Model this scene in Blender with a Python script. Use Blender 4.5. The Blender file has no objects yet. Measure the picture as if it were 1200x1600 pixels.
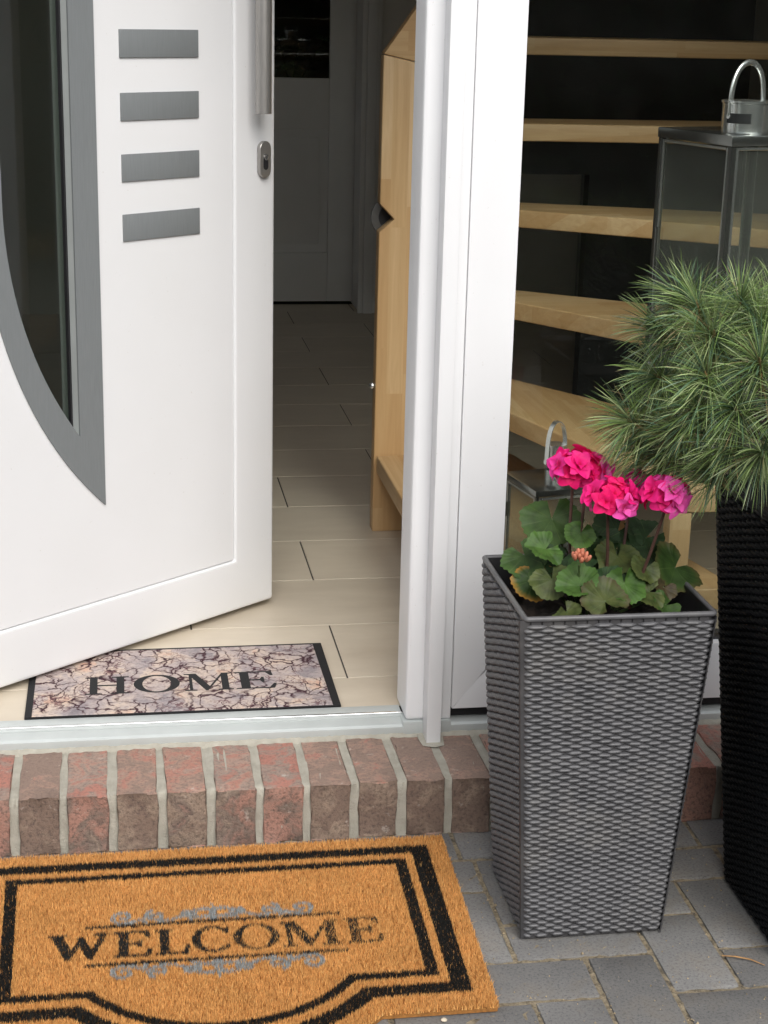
import bpy, bmesh, math, random
import numpy as np
from mathutils import Vector, Matrix
R = math.radians
random.seed(7); rng = np.random.default_rng(7)
SC = bpy.context.scene
COL = SC.collection

# ------------------------------------------------------------------ camera
cam_d = bpy.data.cameras.new('camera'); cam = bpy.data.objects.new('camera', cam_d); COL.objects.link(cam)
cam_d.sensor_fit = 'VERTICAL'; cam_d.sensor_height = 24.0; cam_d.lens = 39.0
cam_d.clip_start = 0.05; cam_d.clip_end = 300
rgt = Vector((0.98768, -0.15469, 0.02359)); dwn = Vector((-0.02241, -0.28902, -0.95706)); fwd = Vector((0.15487, 0.94474, -0.28892))
cam.matrix_world = Matrix(((rgt.x, -dwn.x, -fwd.x, 0), (rgt.y, -dwn.y, -fwd.y, 0), (rgt.z, -dwn.z, -fwd.z, 1.30), (0, 0, 0, 1)))
SC.camera = cam
# ------------------------------------------------------------------ sky, sun, exposure   (indoor floor is z = 0, pavement z = -0.14)
GZ = -0.14
SUN_AZ, SUN_EL = R(172), R(43)          # azimuth measured from +Y towards +X : light comes from behind the camera, a little from the right
w = bpy.data.worlds.new('World'); SC.world = w; w.use_nodes = True
nt = w.node_tree; bg = nt.nodes['Background']
sky = nt.nodes.new('ShaderNodeTexSky'); sky.sky_type = 'NISHITA'; sky.sun_disc = False
sky.sun_elevation = SUN_EL; sky.sun_rotation = SUN_AZ
sky.air_density = 1.0; sky.dust_density = 3.0; sky.ozone_density = 1.0
hs = nt.nodes.new('ShaderNodeHueSaturation'); hs.inputs['Saturation'].default_value = 0.34
nt.links.new(sky.outputs[0], hs.inputs['Color']); nt.links.new(hs.outputs[0], bg.inputs['Color'])
bg.inputs['Strength'].default_value = 0.11
sl = bpy.data.lights.new('sun', 'SUN'); sun = bpy.data.objects.new('sun', sl); COL.objects.link(sun)
sl.energy = 1.5; sl.angle = R(48); sl.color = (1.0, 0.98, 0.95)
sd = Vector((math.sin(SUN_AZ) * math.cos(SUN_EL), math.cos(SUN_AZ) * math.cos(SUN_EL), math.sin(SUN_EL)))
sun.rotation_euler = sd.to_track_quat('Z', 'Y').to_euler()
vs = SC.view_settings; vs.view_transform = 'Standard'; vs.look = 'None'; vs.exposure = 0.76; vs.gamma = 1.0
SC.cycles.max_bounces = 8; SC.cycles.diffuse_bounces = 5; SC.cycles.glossy_bounces = 3; SC.cycles.transparent_max_bounces = 16
SC.cycles.caustics_reflective = False; SC.cycles.caustics_refractive = False

# ------------------------------------------------------------------ materials
def lin(r, g, b):
    f = lambda c: (c / 255 / 12.92) if c <= 10 else (((c / 255) + .055) / 1.055) ** 2.4
    return (f(r), f(g), f(b), 1)
class NT:
    def __init__(s, name):
        s.m = bpy.data.materials.new(name); s.m.use_nodes = True; s.t = s.m.node_tree; s.b = s.t.nodes['Principled BSDF']
    def n(s, t, **kw):
        x = s.t.nodes.new(t)
        for k, v in kw.items():
            if k.startswith('i_'): x.inputs[k[2:].replace('_', ' ')].default_value = v
            else: setattr(x, k, v)
        return x
    def l(s, a, b): s.t.links.new(a, b)
    def noise(s, scale, detail=4, rough=.55, vec=None, dist=0):
        x = s.n('ShaderNodeTexNoise'); x.inputs['Scale'].default_value = scale; x.inputs['Detail'].default_value = detail
        x.inputs['Roughness'].default_value = rough; x.inputs['Distortion'].default_value = dist
        s.l(vec or s.obj(), x.inputs['Vector']); return x
    def obj(s):
        if not hasattr(s, '_o'): s._o = s.n('ShaderNodeTexCoord').outputs['Object']
        return s._o
    def ramp(s, fac, stops, interp='LINEAR'):
        x = s.n('ShaderNodeValToRGB'); r = x.color_ramp; r.interpolation = interp
        while len(r.elements) < len(stops): r.elements.new(.5)
        for e, (p, c) in zip(r.elements, stops): e.position = p; e.color = c
        s.l(fac, x.inputs[0]); return x.outputs[0]
    def mix(s, fac, a, b, blend='MIX'):
        x = s.n('ShaderNodeMix', data_type='RGBA', blend_type=blend)
        for sock, v in ((x.inputs[0], fac), (x.inputs[6], a), (x.inputs[7], b)):
            if hasattr(v, 'is_linked') or isinstance(v, bpy.types.NodeSocket): s.l(v, sock)
            else: sock.default_value = v
        return x.outputs[2]
    def math(s, op, a, b=None, c=None):
        x = s.n('ShaderNodeMath', operation=op)
        for i, v in enumerate((a, b, c)):
            if v is None: continue
            if isinstance(v, bpy.types.NodeSocket): s.l(v, x.inputs[i])
            else: x.inputs[i].default_value = v
        return x.outputs[0]
    def bump(s, h, strength=.3, dist=.002):
        x = s.n('ShaderNodeBump'); x.inputs['Strength'].default_value = strength; x.inputs['Distance'].default_value = dist
        s.l(h, x.inputs['Height']); s.l(x.outputs[0], s.b.inputs['Normal'])
    def rand(s): return s.n('ShaderNodeObjectInfo').outputs['Random']
    def setup(s, base=None, rough=.5, metal=0, spec=None):
        if base is not None:
            if isinstance(base, bpy.types.NodeSocket): s.l(base, s.b.inputs['Base Color'])
            else: s.b.inputs['Base Color'].default_value = base
        if isinstance(rough, bpy.types.NodeSocket): s.l(rough, s.b.inputs['Roughness'])
        else: s.b.inputs['Roughness'].default_value = rough
        s.b.inputs['Metallic'].default_value = metal
        if spec is not None: s.b.inputs['Specular IOR Level'].default_value = spec
        return s.m
def g4(v): return (v, v, v, 1)

def plain(name, col, rough=.5, metal=0, var=.12, vscale=12, bs=0, bsc=300, spec=None):
    k = NT(name); n = k.noise(vscale).outputs[0]
    hi = tuple(min(1, c * (1 + var)) for c in col[:3]) + (1,); lo = tuple(c * (1 - var) for c in col[:3]) + (1,)
    base = k.ramp(n, [(.3, lo), (.7, hi)])
    r = k.math('MULTIPLY_ADD', k.noise(vscale * 3).outputs[0], .16, rough - .08)
    if bs: k.bump(k.noise(bsc, 3).outputs[0], bs, .001)
    return k.setup(base, r, metal, spec)

def upvc():
    k = NT('white_frame'); n = k.noise(2.5, 5).outputs[0]
    base = k.ramp(n, [(.3, (.735, .74, .745, 1)), (.7, (.77, .775, .785, 1))])
    sp = k.noise(160, 2).outputs[0]; sm = k.ramp(sp, [(.73, g4(0)), (.76, g4(1))])
    base = k.mix(k.math('MULTIPLY', sm, .30), base, (.45, .42, .36, 1))
    k.bump(k.noise(30, 2).outputs[0], .04, .002)
    return k.setup(base, k.math('MULTIPLY_ADD', k.noise(8).outputs[0], .15, .27))
def brushed(name, col, rough, stretch=(1, 1, 60), metal=1.0):
    k = NT(name); mp = k.n('ShaderNodeMapping'); mp.inputs['Scale'].default_value = stretch; k.l(k.obj(), mp.inputs[0])
    n = k.noise(25, 4, vec=mp.outputs[0]).outputs[0]
    base = k.ramp(n, [(.3, tuple(c * .85 for c in col[:3]) + (1,)), (.7, col)])
    return k.setup(base, k.math('MULTIPLY_ADD', n, .2, rough - .1), metal)
def metal_mat(name, col, rough, metal=1.0):
    k = NT(name); return k.setup(k.ramp(k.noise(3, 2).outputs[0], [(.3, tuple(c * .94 for c in col[:3]) + (1,)), (.7, col)]), rough, metal)
def glass(name, tint, ior=1.5, dirt=0.03, refl_film=0.0):
    k = NT(name); t = k.t; t.nodes.remove(k.b)
    tr = k.n('ShaderNodeBsdfTransparent'); tr.inputs[0].default_value = tint
    gl = k.n('ShaderNodeBsdfGlossy'); gl.inputs['Roughness'].default_value = .01
    fr = k.n('ShaderNodeFresnel'); fr.inputs[0].default_value = ior + .12
    geo = k.n('ShaderNodeNewGeometry'); ff = k.math('MULTIPLY', fr.outputs[0], k.math('SUBTRACT', 1.0, geo.outputs['Backfacing']))
    mx = k.n('ShaderNodeMixShader'); k.l(ff, mx.inputs[0]); k.l(tr.outputs[0], mx.inputs[1]); k.l(gl.outputs[0], mx.inputs[2])
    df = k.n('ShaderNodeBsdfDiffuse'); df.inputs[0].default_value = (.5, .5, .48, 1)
    ns = k.noise(14, 5); nm = k.noise(420, 2)
    a = k.ramp(ns.outputs[0], [(.45, g4(refl_film)), (.8, g4(refl_film + dirt))]); b = k.ramp(nm.outputs[0], [(.74, g4(0)), (.77, g4(.35))])
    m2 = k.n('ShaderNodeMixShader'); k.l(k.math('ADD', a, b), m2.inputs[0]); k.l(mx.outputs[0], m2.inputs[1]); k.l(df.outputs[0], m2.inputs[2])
    k.l(m2.outputs[0], t.nodes['Material Output'].inputs[0]); return k.m
def wood(name, axis, dark=1.0):
    k = NT(name); sp = k.n('ShaderNodeSeparateXYZ'); k.l(k.obj(), sp.inputs[0]); o = sp.outputs
    al = {'X': o[0], 'Y': o[1], 'Z': o[2]}[axis]
    ac = {'X': k.math('MULTIPLY_ADD', o[2], .9, o[1]), 'Y': k.math('MULTIPLY_ADD', o[2], .9, o[0]), 'Z': k.math('ADD', o[0], o[1])}[axis]
    sid = k.math('FLOOR', k.math('DIVIDE', ac, .042))
    wn = k.n('ShaderNodeTexWhiteNoise', noise_dimensions='1D'); k.l(sid, wn.inputs['W'])
    seg = k.math('FLOOR', k.math('ADD', k.math('DIVIDE', al, .42), k.math('MULTIPLY', wn.outputs[0], 7.3)))
    cb = k.n('ShaderNodeCombineXYZ'); k.l(sid, cb.inputs[0]); k.l(seg, cb.inputs[1])
    w2 = k.n('ShaderNodeTexWhiteNoise', noise_dimensions='2D'); k.l(cb.outputs[0], w2.inputs['Vector'])
    stv = k.ramp(w2.outputs[0], [(0, (.53 * dark, .335 * dark, .160 * dark, 1)), (.5, (.60 * dark, .405 * dark, .21 * dark, 1)), (1, (.66 * dark, .475 * dark, .27 * dark, 1))])
    mp = k.n('ShaderNodeMapping'); sc = {'X': (3, 60, 60), 'Y': (60, 3, 60), 'Z': (60, 60, 3)}[axis]; mp.inputs['Scale'].default_value = sc
    ad = k.n('ShaderNodeVectorMath', operation='ADD'); k.l(k.obj(), ad.inputs[0]); k.l(w2.outputs[1], ad.inputs[1]); k.l(ad.outputs[0], mp.inputs[0])
    gr = k.noise(1.0, 6, .6, vec=mp.outputs[0], dist=.8).outputs[0]
    base = k.mix(k.ramp(gr, [(.35, g4(.0)), (.75, g4(.5))]), stv, (.40 * dark, .22 * dark, .08 * dark, 1))
    k.bump(gr, .06, .001)
    return k.setup(base, k.math('MULTIPLY_ADD', gr, .2, .33))

M = {}
M['white'] = upvc()
M['alu'] = plain('threshold_aluminium', (.47, .50, .49, 1), .38, .1, .08, 9, .1, 500)
M['grey_panel'] = brushed('grey_brushed_panel', (.20, .215, .22, 1), .45, (40, 40, 1), .0)
M['steel'] = brushed('brushed_steel', (.42, .405, .385, 1), .36, (60, 60, 1.5), .75)
M['chrome'] = metal_mat('polished_steel', (.74, .75, .75, 1), .22, .9)
M['dark_metal'] = metal_mat('dark_lantern_metal', (.24, .24, .235, 1), .22, .9)
M['glass'] = glass('window_glass', (.93, .95, .93, 1), 1.50, .002)
M['door_glass'] = glass('door_glass', (.62, .66, .63, 1), 1.6, .003)
M['lantern_glass'] = glass('lantern_glass', (.92, .94, .92, 1), 1.50, .02, .045)  # even grey film paints a pale reflection onto the dirty panes
M['seal'] = plain('black_seal', (.012, .012, .014, 1), .6, 0, .2)
M['wood_z'] = wood('beech_vertical', 'Z'); M['wood_y'] = wood('beech_lengthwise', 'Y', .95); M['wood_x'] = wood('beech_crosswise', 'X', .95)
M['wall'] = plain('hall_wall_paint', (.74, .73, .69, 1), .8, 0, .04, 3, .2, 200)
M['painted_dark'] = plain('painted_stairwell_dark', (.03, .032, .032, 1), .8, 0, .15, 2, .15, 200)  # near-black colour stands in for the dark space behind the stairs
M['ceiling'] = plain('ceiling_paint', (.80, .80, .78, 1), .85, 0, .03, 3)
M['inner_door'] = plain('inner_door_paint', (.78, .78, .76, 1), .45, 0, .03, 4)
M['grout'] = plain('dark_grout', (.07, .062, .055, 1), .9, 0, .2, 60, .3, 500)
M['black_rubber'] = plain('black_mat_edge', (.008, .008, .009, 1), .85, 0, .3, 200, .5, 900)
M['soil'] = plain('potting_soil', (.018, .012, .009, 1), .95, 0, .6, 90, .9, 220)
M['pot_liner'] = plain('black_pot_liner', (.012, .012, .013, 1), .5, 0, .2, 20)

def floor_tile():
    k = NT('beige_floor_tile'); rd = k.rand()
    mp = k.n('ShaderNodeMapping'); mp.inputs['Scale'].default_value = (1, 3, 1); k.l(k.obj(), mp.inputs[0])
    ad = k.n('ShaderNodeVectorMath', operation='ADD'); k.l(mp.outputs[0], ad.inputs[0])
    cb = k.n('ShaderNodeCombineXYZ'); k.l(k.math('MULTIPLY', rd, 37.), cb.inputs[0]); k.l(cb.outputs[0], ad.inputs[1])
    n = k.noise(5, 6, .6, vec=ad.outputs[0]).outputs[0]
    base = k.ramp(n, [(.3, (.52, .45, .355, 1)), (.7, (.60, .53, .425, 1))])
    hsv = k.n('ShaderNodeHueSaturation'); k.l(base, hsv.inputs['Color']); k.l(k.math('MULTIPLY_ADD', rd, .10, .95), hsv.inputs['Value'])
    sp = k.ramp(k.noise(60, 3, vec=ad.outputs[0]).outputs[0], [(.74, g4(0)), (.78, g4(.5))])
    base = k.mix(sp, hsv.outputs[0], (.30, .24, .17, 1))
    k.bump(k.noise(12, 4).outputs[0], .06, .002)
    return k.setup(base, k.math('MULTIPLY_ADD', n, .2, .28))
M['tile'] = floor_tile()

def brick(name, stops, dark):
    k = NT(name); rd = k.rand()
    ad = k.n('ShaderNodeVectorMath', operation='ADD'); k.l(k.obj(), ad.inputs[0])
    cb = k.n('ShaderNodeCombineXYZ'); k.l(k.math('MULTIPLY', rd, 53.), cb.inputs[0]); k.l(k.math('MULTIPLY', rd, 17.), cb.inputs[2]); k.l(cb.outputs[0], ad.inputs[1])
    n1 = k.noise(19, 4, .65, vec=ad.outputs[0], dist=.6).outputs[0]; n2 = k.noise(150, 5, .75, vec=ad.outputs[0]).outputs[0]
    fac = k.math('ADD', k.math('MULTIPLY_ADD', n1, 1.9, -.95), k.math('MULTIPLY_ADD', rd, 1.0, .0))
    base = k.ramp(fac, stops)
    base = k.mix(k.ramp(n2, [(.36, g4(.75)), (.52, g4(0))]), base, dark)
    wh = k.ramp(k.noise(30, 5, .7, vec=ad.outputs[0]).outputs[0], [(.62, g4(0)), (.70, g4(.65))])
    base = k.mix(wh, base, (.52, .46, .40, 1))
    pit = k.noise(320, 3, .6, vec=ad.outputs[0]).outputs[0]
    k.bump(k.math('ADD', k.math('MULTIPLY', n2, 1.2), k.math('MULTIPLY', pit, .5)), .8, .0035)
    return k.setup(base, .88)
M['brick_top'] = brick('brick_weathered_top', [(.05, (.27, .19, .15, 1)), (.25, (.37, .24, .185, 1)), (.42, (.43, .195, .145, 1)), (.6, (.39, .265, .21, 1)), (.75, (.30, .235, .195, 1)), (.95, (.42, .185, .14, 1))], (.19, .13, .105, 1))
M['brick_front'] = brick('brick_fired_front', [(.1, (.21, .145, .11, 1)), (.38, (.31, .23, .17, 1)), (.6, (.20, .15, .12, 1)), (.9, (.37, .20, .15, 1))], (.085, .062, .052, 1))
def mortar():
    k = NT('grey_mortar'); n = k.noise(40, 5).outputs[0]
    base = k.ramp(n, [(.3, (.34, .32, .265, 1)), (.7, (.44, .415, .35, 1))])
    k.bump(k.noise(260, 4, .7).outputs[0], .8, .003); return k.setup(base, .92)
M['mortar'] = mortar()
def paver():
    k = NT('grey_concrete_paver'); rd = k.rand()
    n1 = k.noise(6, 5, .6).outputs[0]; n2 = k.noise(210, 4, .75).outputs[0]; n3 = k.noise(900, 2).outputs[0]
    base = k.ramp(n1, [(.3, (.150, .148, .144, 1)), (.7, (.212, .208, .199, 1))])
    base = k.mix(k.ramp(n2, [(.34, g4(.75)), (.5, g4(0))]), base, (.06, .06, .065, 1))
    base = k.mix(k.ramp(n2, [(.64, g4(0)), (.72, g4(.5))]), base, (.33, .33, .33, 1))
    base = k.mix(k.ramp(k.noise(9, 6, .7).outputs[0], [(.50, g4(0)), (.72, g4(.45))]), base, (.20, .165, .12, 1))
    hsv = k.n('ShaderNodeHueSaturation'); k.l(base, hsv.inputs['Color']); k.l(k.math('MULTIPLY_ADD', rd, .32, .84), hsv.inputs['Value'])
    k.bump(k.math('ADD', n2, n3), .5, .0018); return k.setup(hsv.outputs[0], .85)
M['paver'] = paver()
def sand():
    k = NT('joint_sand'); n = k.noise(70, 5, .7).outputs[0]
    base = k.ramp(n, [(.34, (.07, .06, .048, 1)), (.48, (.22, .18, .12, 1)), (.66, (.36, .30, .20, 1))])
    k.bump(k.noise(420, 3).outputs[0], .9, .003); return k.setup(base, .95)
M['sand'] = sand()
def weave(name, c, dusty, sp_=.5, ro=.30):
    k = NT(name); n = k.noise(28, 4).outputs[0]
    base = k.ramp(n, [(.3, tuple(v * .8 for v in c) + (1,)), (.7, tuple(v * 1.2 for v in c) + (1,))])
    base = k.mix(k.ramp(k.noise(7, 6, .7).outputs[0], [(.5, g4(0)), (.8, g4(dusty))]), base, (.20, .18, .14, 1))
    k.bump(k.noise(500, 2).outputs[0], .12, .0008); return k.setup(base, k.math('MULTIPLY_ADD', n, .25, ro), spec=sp_)
M['weave_grey'] = weave('grey_plastic_wicker', (.094, .094, .099), .32); M['weave_black'] = weave('black_plastic_wicker', (.005, .006, .007), .02, .22, .45)
M['stake_grey'] = weave('grey_wicker_stake', (.052, .051, .054), .2); M['stake_black'] = weave('black_wicker_stake', (.006, .007, .008), .02)

def attr_mat(name, rough=.6, trans=0.0, vein=False, spec=.4):
    k = NT(name); a = k.n('ShaderNodeAttribute', attribute_name='Col'); base = a.outputs['Color']
    m = k.setup(base, rough, spec=spec)
    if trans:
        out = k.t.nodes['Material Output']; tl = k.n('ShaderNodeBsdfTranslucent'); k.l(base, tl.inputs[0])
        mx = k.n('ShaderNodeMixShader'); mx.inputs[0].default_value = trans
        k.l(k.b.outputs[0], mx.inputs[1]); k.l(tl.outputs[0], mx.inputs[2]); k.l(mx.outputs[0], out.inputs[0])
    return m
M['coir'] = attr_mat('coir_fibre', .75, 0, spec=.2); M['needle'] = attr_mat('pine_needle', .38, .12); M['petal'] = attr_mat('pink_petal', .55, .25, spec=.25)
def leaf_mat():
    k = NT('geranium_leaf'); a = k.n('ShaderNodeAttribute', attribute_name='Col'); uv = k.n('ShaderNodeUVMap').outputs[0]
    sp = k.n('ShaderNodeSeparateXYZ'); k.l(uv, sp.inputs[0])
    wv = k.math('ABSOLUTE', k.math('SINE', k.math('MULTIPLY', sp.outputs[0], math.pi * 7)))
    vein = k.ramp(wv, [(0, g4(.35)), (.10, g4(0))])
    n = k.noise(38, 5, .7).outputs[0]
    base = k.mix(vein, a.outputs['Color'], (.16, .22, .07, 1))
    base = k.mix(k.ramp(n, [(.35, g4(.45)), (.6, g4(0))]), base, (.018, .045, .012, 1))
    k.bump(k.math('ADD', n, k.math('MULTIPLY', wv, .12)), .40, .003)
    k.setup(base, .55, spec=.3)
    out = k.t.nodes['Material Output']; tl = k.n('ShaderNodeBsdfTranslucent'); k.l(base, tl.inputs[0])
    mx = k.n('ShaderNodeMixShader'); mx.inputs[0].default_value = .18
    k.l(k.b.outputs[0], mx.inputs[1]); k.l(tl.outputs[0], mx.inputs[2]); k.l(mx.outputs[0], out.inputs[0]); return k.m
M['leaf'] = leaf_mat()
M['stem'] = plain('flower_stem', (.075, .035, .025, 1), .6, 0, .3, 60); M['petiole'] = plain('leaf_stalk', (.06, .10, .03, 1), .6, 0, .3, 60)
M['bud'] = plain('flower_bud', (.50, .17, .10, 1), .6, 0, .3, 120); M['bark'] = plain('pine_bark', (.05, .035, .025, 1), .9, 0, .4, 60, .6, 200)
M['shoot'] = plain('pine_shoot', (.24, .17, .07, 1), .8, 0, .3, 90)

def home_print():
    k = NT('printed_bark_pattern'); w1 = k.noise(11, 3); w2 = k.noise(70, 4)
    def ma(src, amp, prev):
        ad = k.n('ShaderNodeVectorMath', operation='MULTIPLY_ADD'); k.l(src, ad.inputs[0]); ad.inputs[1].default_value = (amp, amp, 0); k.l(prev, ad.inputs[2]); return ad.outputs[0]
    vec = ma(w2.outputs[1], .022, ma(w1.outputs[1], .07, k.obj()))
    mp = k.n('ShaderNodeMapping'); mp.inputs['Scale'].default_value = (1, .8, 0); k.l(vec, mp.inputs[0])
    def crack(sc, w_):
        v = k.n('ShaderNodeTexVoronoi', feature='DISTANCE_TO_EDGE'); v.inputs['Scale'].default_value = sc; k.l(mp.outputs[0], v.inputs['Vector'])
        return k.ramp(v.outputs['Distance'], [(w_ * .25, g4(1)), (w_, g4(0))])
    v = k.n('ShaderNodeTexVoronoi'); v.inputs['Scale'].default_value = 24; k.l(mp.outputs[0], v.inputs['Vector'])
    sx = k.n('ShaderNodeSeparateColor'); k.l(v.outputs['Color'], sx.inputs[0])
    fac = k.math('ADD', k.math('MULTIPLY_ADD', sx.outputs[0], .22, -.11), k.math('MULTIPLY_ADD', k.noise(9, 6, .65).outputs[0], 1.5, -.25))
    base = k.ramp(fac, [(.18, (.22, .20, .215, 1)), (.36, (.36, .315, .315, 1)), (.50, (.47, .395, .365, 1)), (.66, (.58, .475, .395, 1)), (.86, (.60, .36, .26, 1))])
    base = k.mix(k.math('MULTIPLY', k.ramp(k.noise(120, 5, .7).outputs[0], [(.32, g4(1)), (.52, g4(0))]), .55), base, (.15, .11, .13, 1))
    brk = k.ramp(k.noise(13, 3).outputs[0], [(.40, g4(.1)), (.50, g4(1))])
    base = k.mix(k.math('MULTIPLY', crack(31, .075), brk), base, (.05, .018, .026, 1))
    base = k.mix(k.math('MULTIPLY', crack(64, .07), k.ramp(k.noise(17, 3).outputs[0], [(.50, g4(0)), (.58, g4(.85))])), base, (.12, .05, .06, 1))
    k.bump(k.noise(1500, 2).outputs[0], .5, .001); return k.setup(base, .9, spec=.2)
M['home_print'] = home_print()
M['ink'] = plain('black_print', (.010, .010, .011, 1), .9, 0, .5, 700, .4, 1500)
def facade():
    k = NT('facade_brick'); b = k.n('ShaderNodeTexBrick'); b.inputs['Scale'].default_value = 1
    for nme, v in (('Color1', (.26, .12, .085, 1)), ('Color2', (.17, .10, .08, 1)), ('Mortar', (.3, .28, .24, 1)), ('Brick Width', .25), ('Row Height', .083), ('Mortar Size', .012)): b.inputs[nme].default_value = v
    mp = k.n('ShaderNodeMapping'); mp.inputs['Rotation'].default_value = (R(90), 0, 0); k.l(k.obj(), mp.inputs[0]); k.l(mp.outputs[0], b.inputs['Vector'])
    k.bump(b.outputs['Fac'], -.6, .006); return k.setup(b.outputs['Color'], .9)
M['facade'] = facade()
def hedge_mat():
    k = NT('hedge_leaf'); n = k.noise(9, 5).outputs[0]
    return k.setup(k.ramp(n, [(.3, (.012, .025, .008, 1)), (.7, (.045, .085, .022, 1))]), .6)
M['hedge'] = hedge_mat()

# ------------------------------------------------------------------ mesh helpers (vertices in place coordinates)
def tag(o, label=None, cat=None, group=None, kind=None):
    if label: o['label'] = label
    if cat: o['category'] = cat
    if group: o['group'] = group
    if kind: o['kind'] = kind
    return o
def thing(name, label, cat, loc=(0, 0, 0), group=None):
    o = bpy.data.objects.new(name, None); COL.objects.link(o); o.location = loc; o.empty_display_size = .05
    return tag(o, label, cat, group)
def link(name, me, mat, parent=None, loc=None):
    o = bpy.data.objects.new(name, me); COL.objects.link(o)
    if mat is not None and not me.materials: me.materials.append(mat)
    p = Vector(loc) if loc is not None else Vector((0, 0, 0))
    if parent is not None:
        o.parent = parent; q = parent; off = Vector((0, 0, 0))
        while q is not None: off += q.location; q = q.parent
        p = p - off
    o.location = p
    return o
def smooth(me, ang=35):
    me.polygons.foreach_set('use_smooth', [True] * len(me.polygons))
    try: me.set_sharp_from_angle(angle=R(ang))
    except Exception: pass
def pyd(name, v, f, mat, parent=None, sm=None, loc=None):
    me = bpy.data.meshes.new(name); me.from_pydata([tuple(x) for x in v], [], f); me.update()
    if sm: smooth(me, sm)
    return link(name, me, mat, parent, loc)
def bm_obj(name, bm, mat, parent=None, sm=30, loc=None):
    bmesh.ops.recalc_face_normals(bm, faces=bm.faces)
    me = bpy.data.meshes.new(name); bm.to_mesh(me); bm.free()
    if sm: smooth(me, sm)
    return link(name, me, mat, parent, loc)
def bm_box(x0, x1, y0, y1, z0, z1, bev=0, seg=2, T=None):
    bm = bmesh.new(); bmesh.ops.create_cube(bm, size=1)
    for v in bm.verts: v.co = Vector(((x0 + x1) / 2 + v.co.x * (x1 - x0), (y0 + y1) / 2 + v.co.y * (y1 - y0), (z0 + z1) / 2 + v.co.z * (z1 - z0)))
    if bev: bmesh.ops.bevel(bm, geom=bm.edges[:], offset=bev, segments=seg, profile=.6, affect='EDGES')
    if T:
        for v in bm.verts: v.co = T(v.co)
    return bm
def box(name, x0, x1, y0, y1, z0, z1, mat, parent=None, bev=0, seg=2, T=None):
    return bm_obj(name, bm_box(x0, x1, y0, y1, z0, z1, bev, seg, T), mat, parent)
def bm_prism(pts, T, d0, d1, bev=0, seg=2):
    """polygon pts (a, b) swept from d0 to d1; T(a, b, d) -> point"""
    bm = bmesh.new(); n = len(pts)
    A = [bm.verts.new(T(a, b, d0)) for a, b in pts]; B = [bm.verts.new(T(a, b, d1)) for a, b in pts]
    bm.faces.new(A); bm.faces.new(B[::-1])
    for i in range(n): bm.faces.new((A[i], B[i], B[(i + 1) % n], A[(i + 1) % n]))
    bmesh.ops.recalc_face_normals(bm, faces=bm.faces)
    if bev:
        es = [e for e in bm.edges if len(e.link_faces) == 2 and e.calc_face_angle(0) > R(25)]
        bmesh.ops.bevel(bm, geom=es, offset=bev, segments=seg, profile=.6, affect='EDGES')
    return bm
def prism(name, pts, T, d0, d1, mat, parent=None, bev=0, seg=2, sm=30):
    bm = bm_prism(pts, T, d0, d1, bev, seg)
    bmesh.ops.triangulate(bm, faces=[f for f in bm.faces if len(f.verts) > 4]); return bm_obj(name, bm, mat, parent, sm)
def holed(name, outer, inner, T, d0, d1, mat, parent=None):
    bm = bmesh.new()
    def cap(d):
        loops = []
        es = []
        for pts in (outer, inner):
            vv = [bm.verts.new(T(a, b, d)) for a, b in pts]; loops.append(vv)
            es += [bm.edges.new((vv[i], vv[(i + 1) % len(vv)])) for i in range(len(vv))]
        bmesh.ops.triangle_fill(bm, edges=es, use_beauty=True); return loops
    a = cap(d0); b = cap(d1)
    for A, B in zip(a, b):
        n = len(A)
        for i in range(n): bm.faces.new((A[i], A[(i + 1) % n], B[(i + 1) % n], B[i]))
    return bm_obj(name, bm, mat, parent, 30)
def tube(name, pts, rad, mat, parent=None, n=10, closed=False, flat=1.0, up=(0, 0, 1)):
    pts = [Vector(p) for p in pts]; m = len(pts); V = []; F = []
    for i, p in enumerate(pts):
        t = (pts[min(i + 1, m - 1)] - pts[max(i - 1, 0)]).normalized()
        a = t.cross(Vector(up))
        if a.length < 1e-3: a = t.cross(Vector((1, 0, 0)))
        a.normalize(); b = t.cross(a).normalized(); r = rad[i] if hasattr(rad, '__len__') else rad
        for k in range(n):
            an = 2 * math.pi * k / n; V.append(p + a * math.cos(an) * r + b * math.sin(an) * r * flat)
    for i in range(m - 1):
        for k in range(n): F.append((i * n + k, i * n + (k + 1) % n, (i + 1) * n + (k + 1) % n, (i + 1) * n + k))
    F.append(tuple(range(n))[::-1]); F.append(tuple((m - 1) * n + k for k in range(n)))
    return pyd(name, V, F, mat, parent, 50)
def lathe(name, prof, c, mat, parent=None, n=32):
    V = []; F = []
    for r, z in prof:
        for k in range(n): an = 2 * math.pi * k / n; V.append((c[0] + r * math.cos(an), c[1] + r * math.sin(an), z))
    for i in range(len(prof) - 1):
        for k in range(n): F.append((i * n + k, i * n + (k + 1) % n, (i + 1) * n + (k + 1) % n, (i + 1) * n + k))
    F.append(tuple(range(n))[::-1]); F.append(tuple((len(prof) - 1) * n + k for k in range(n)))
    return pyd(name, V, F, mat, parent, 40)
XZ = lambda a, b, d: Vector((a, d, b))
XY = lambda a, b, d: Vector((a, b, d))
def color_attr(me, cols):
    at = me.color_attributes.new('Col', 'FLOAT_COLOR', 'POINT'); at.data.foreach_set('color', np.asarray(cols, dtype=np.float32).ravel())

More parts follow.
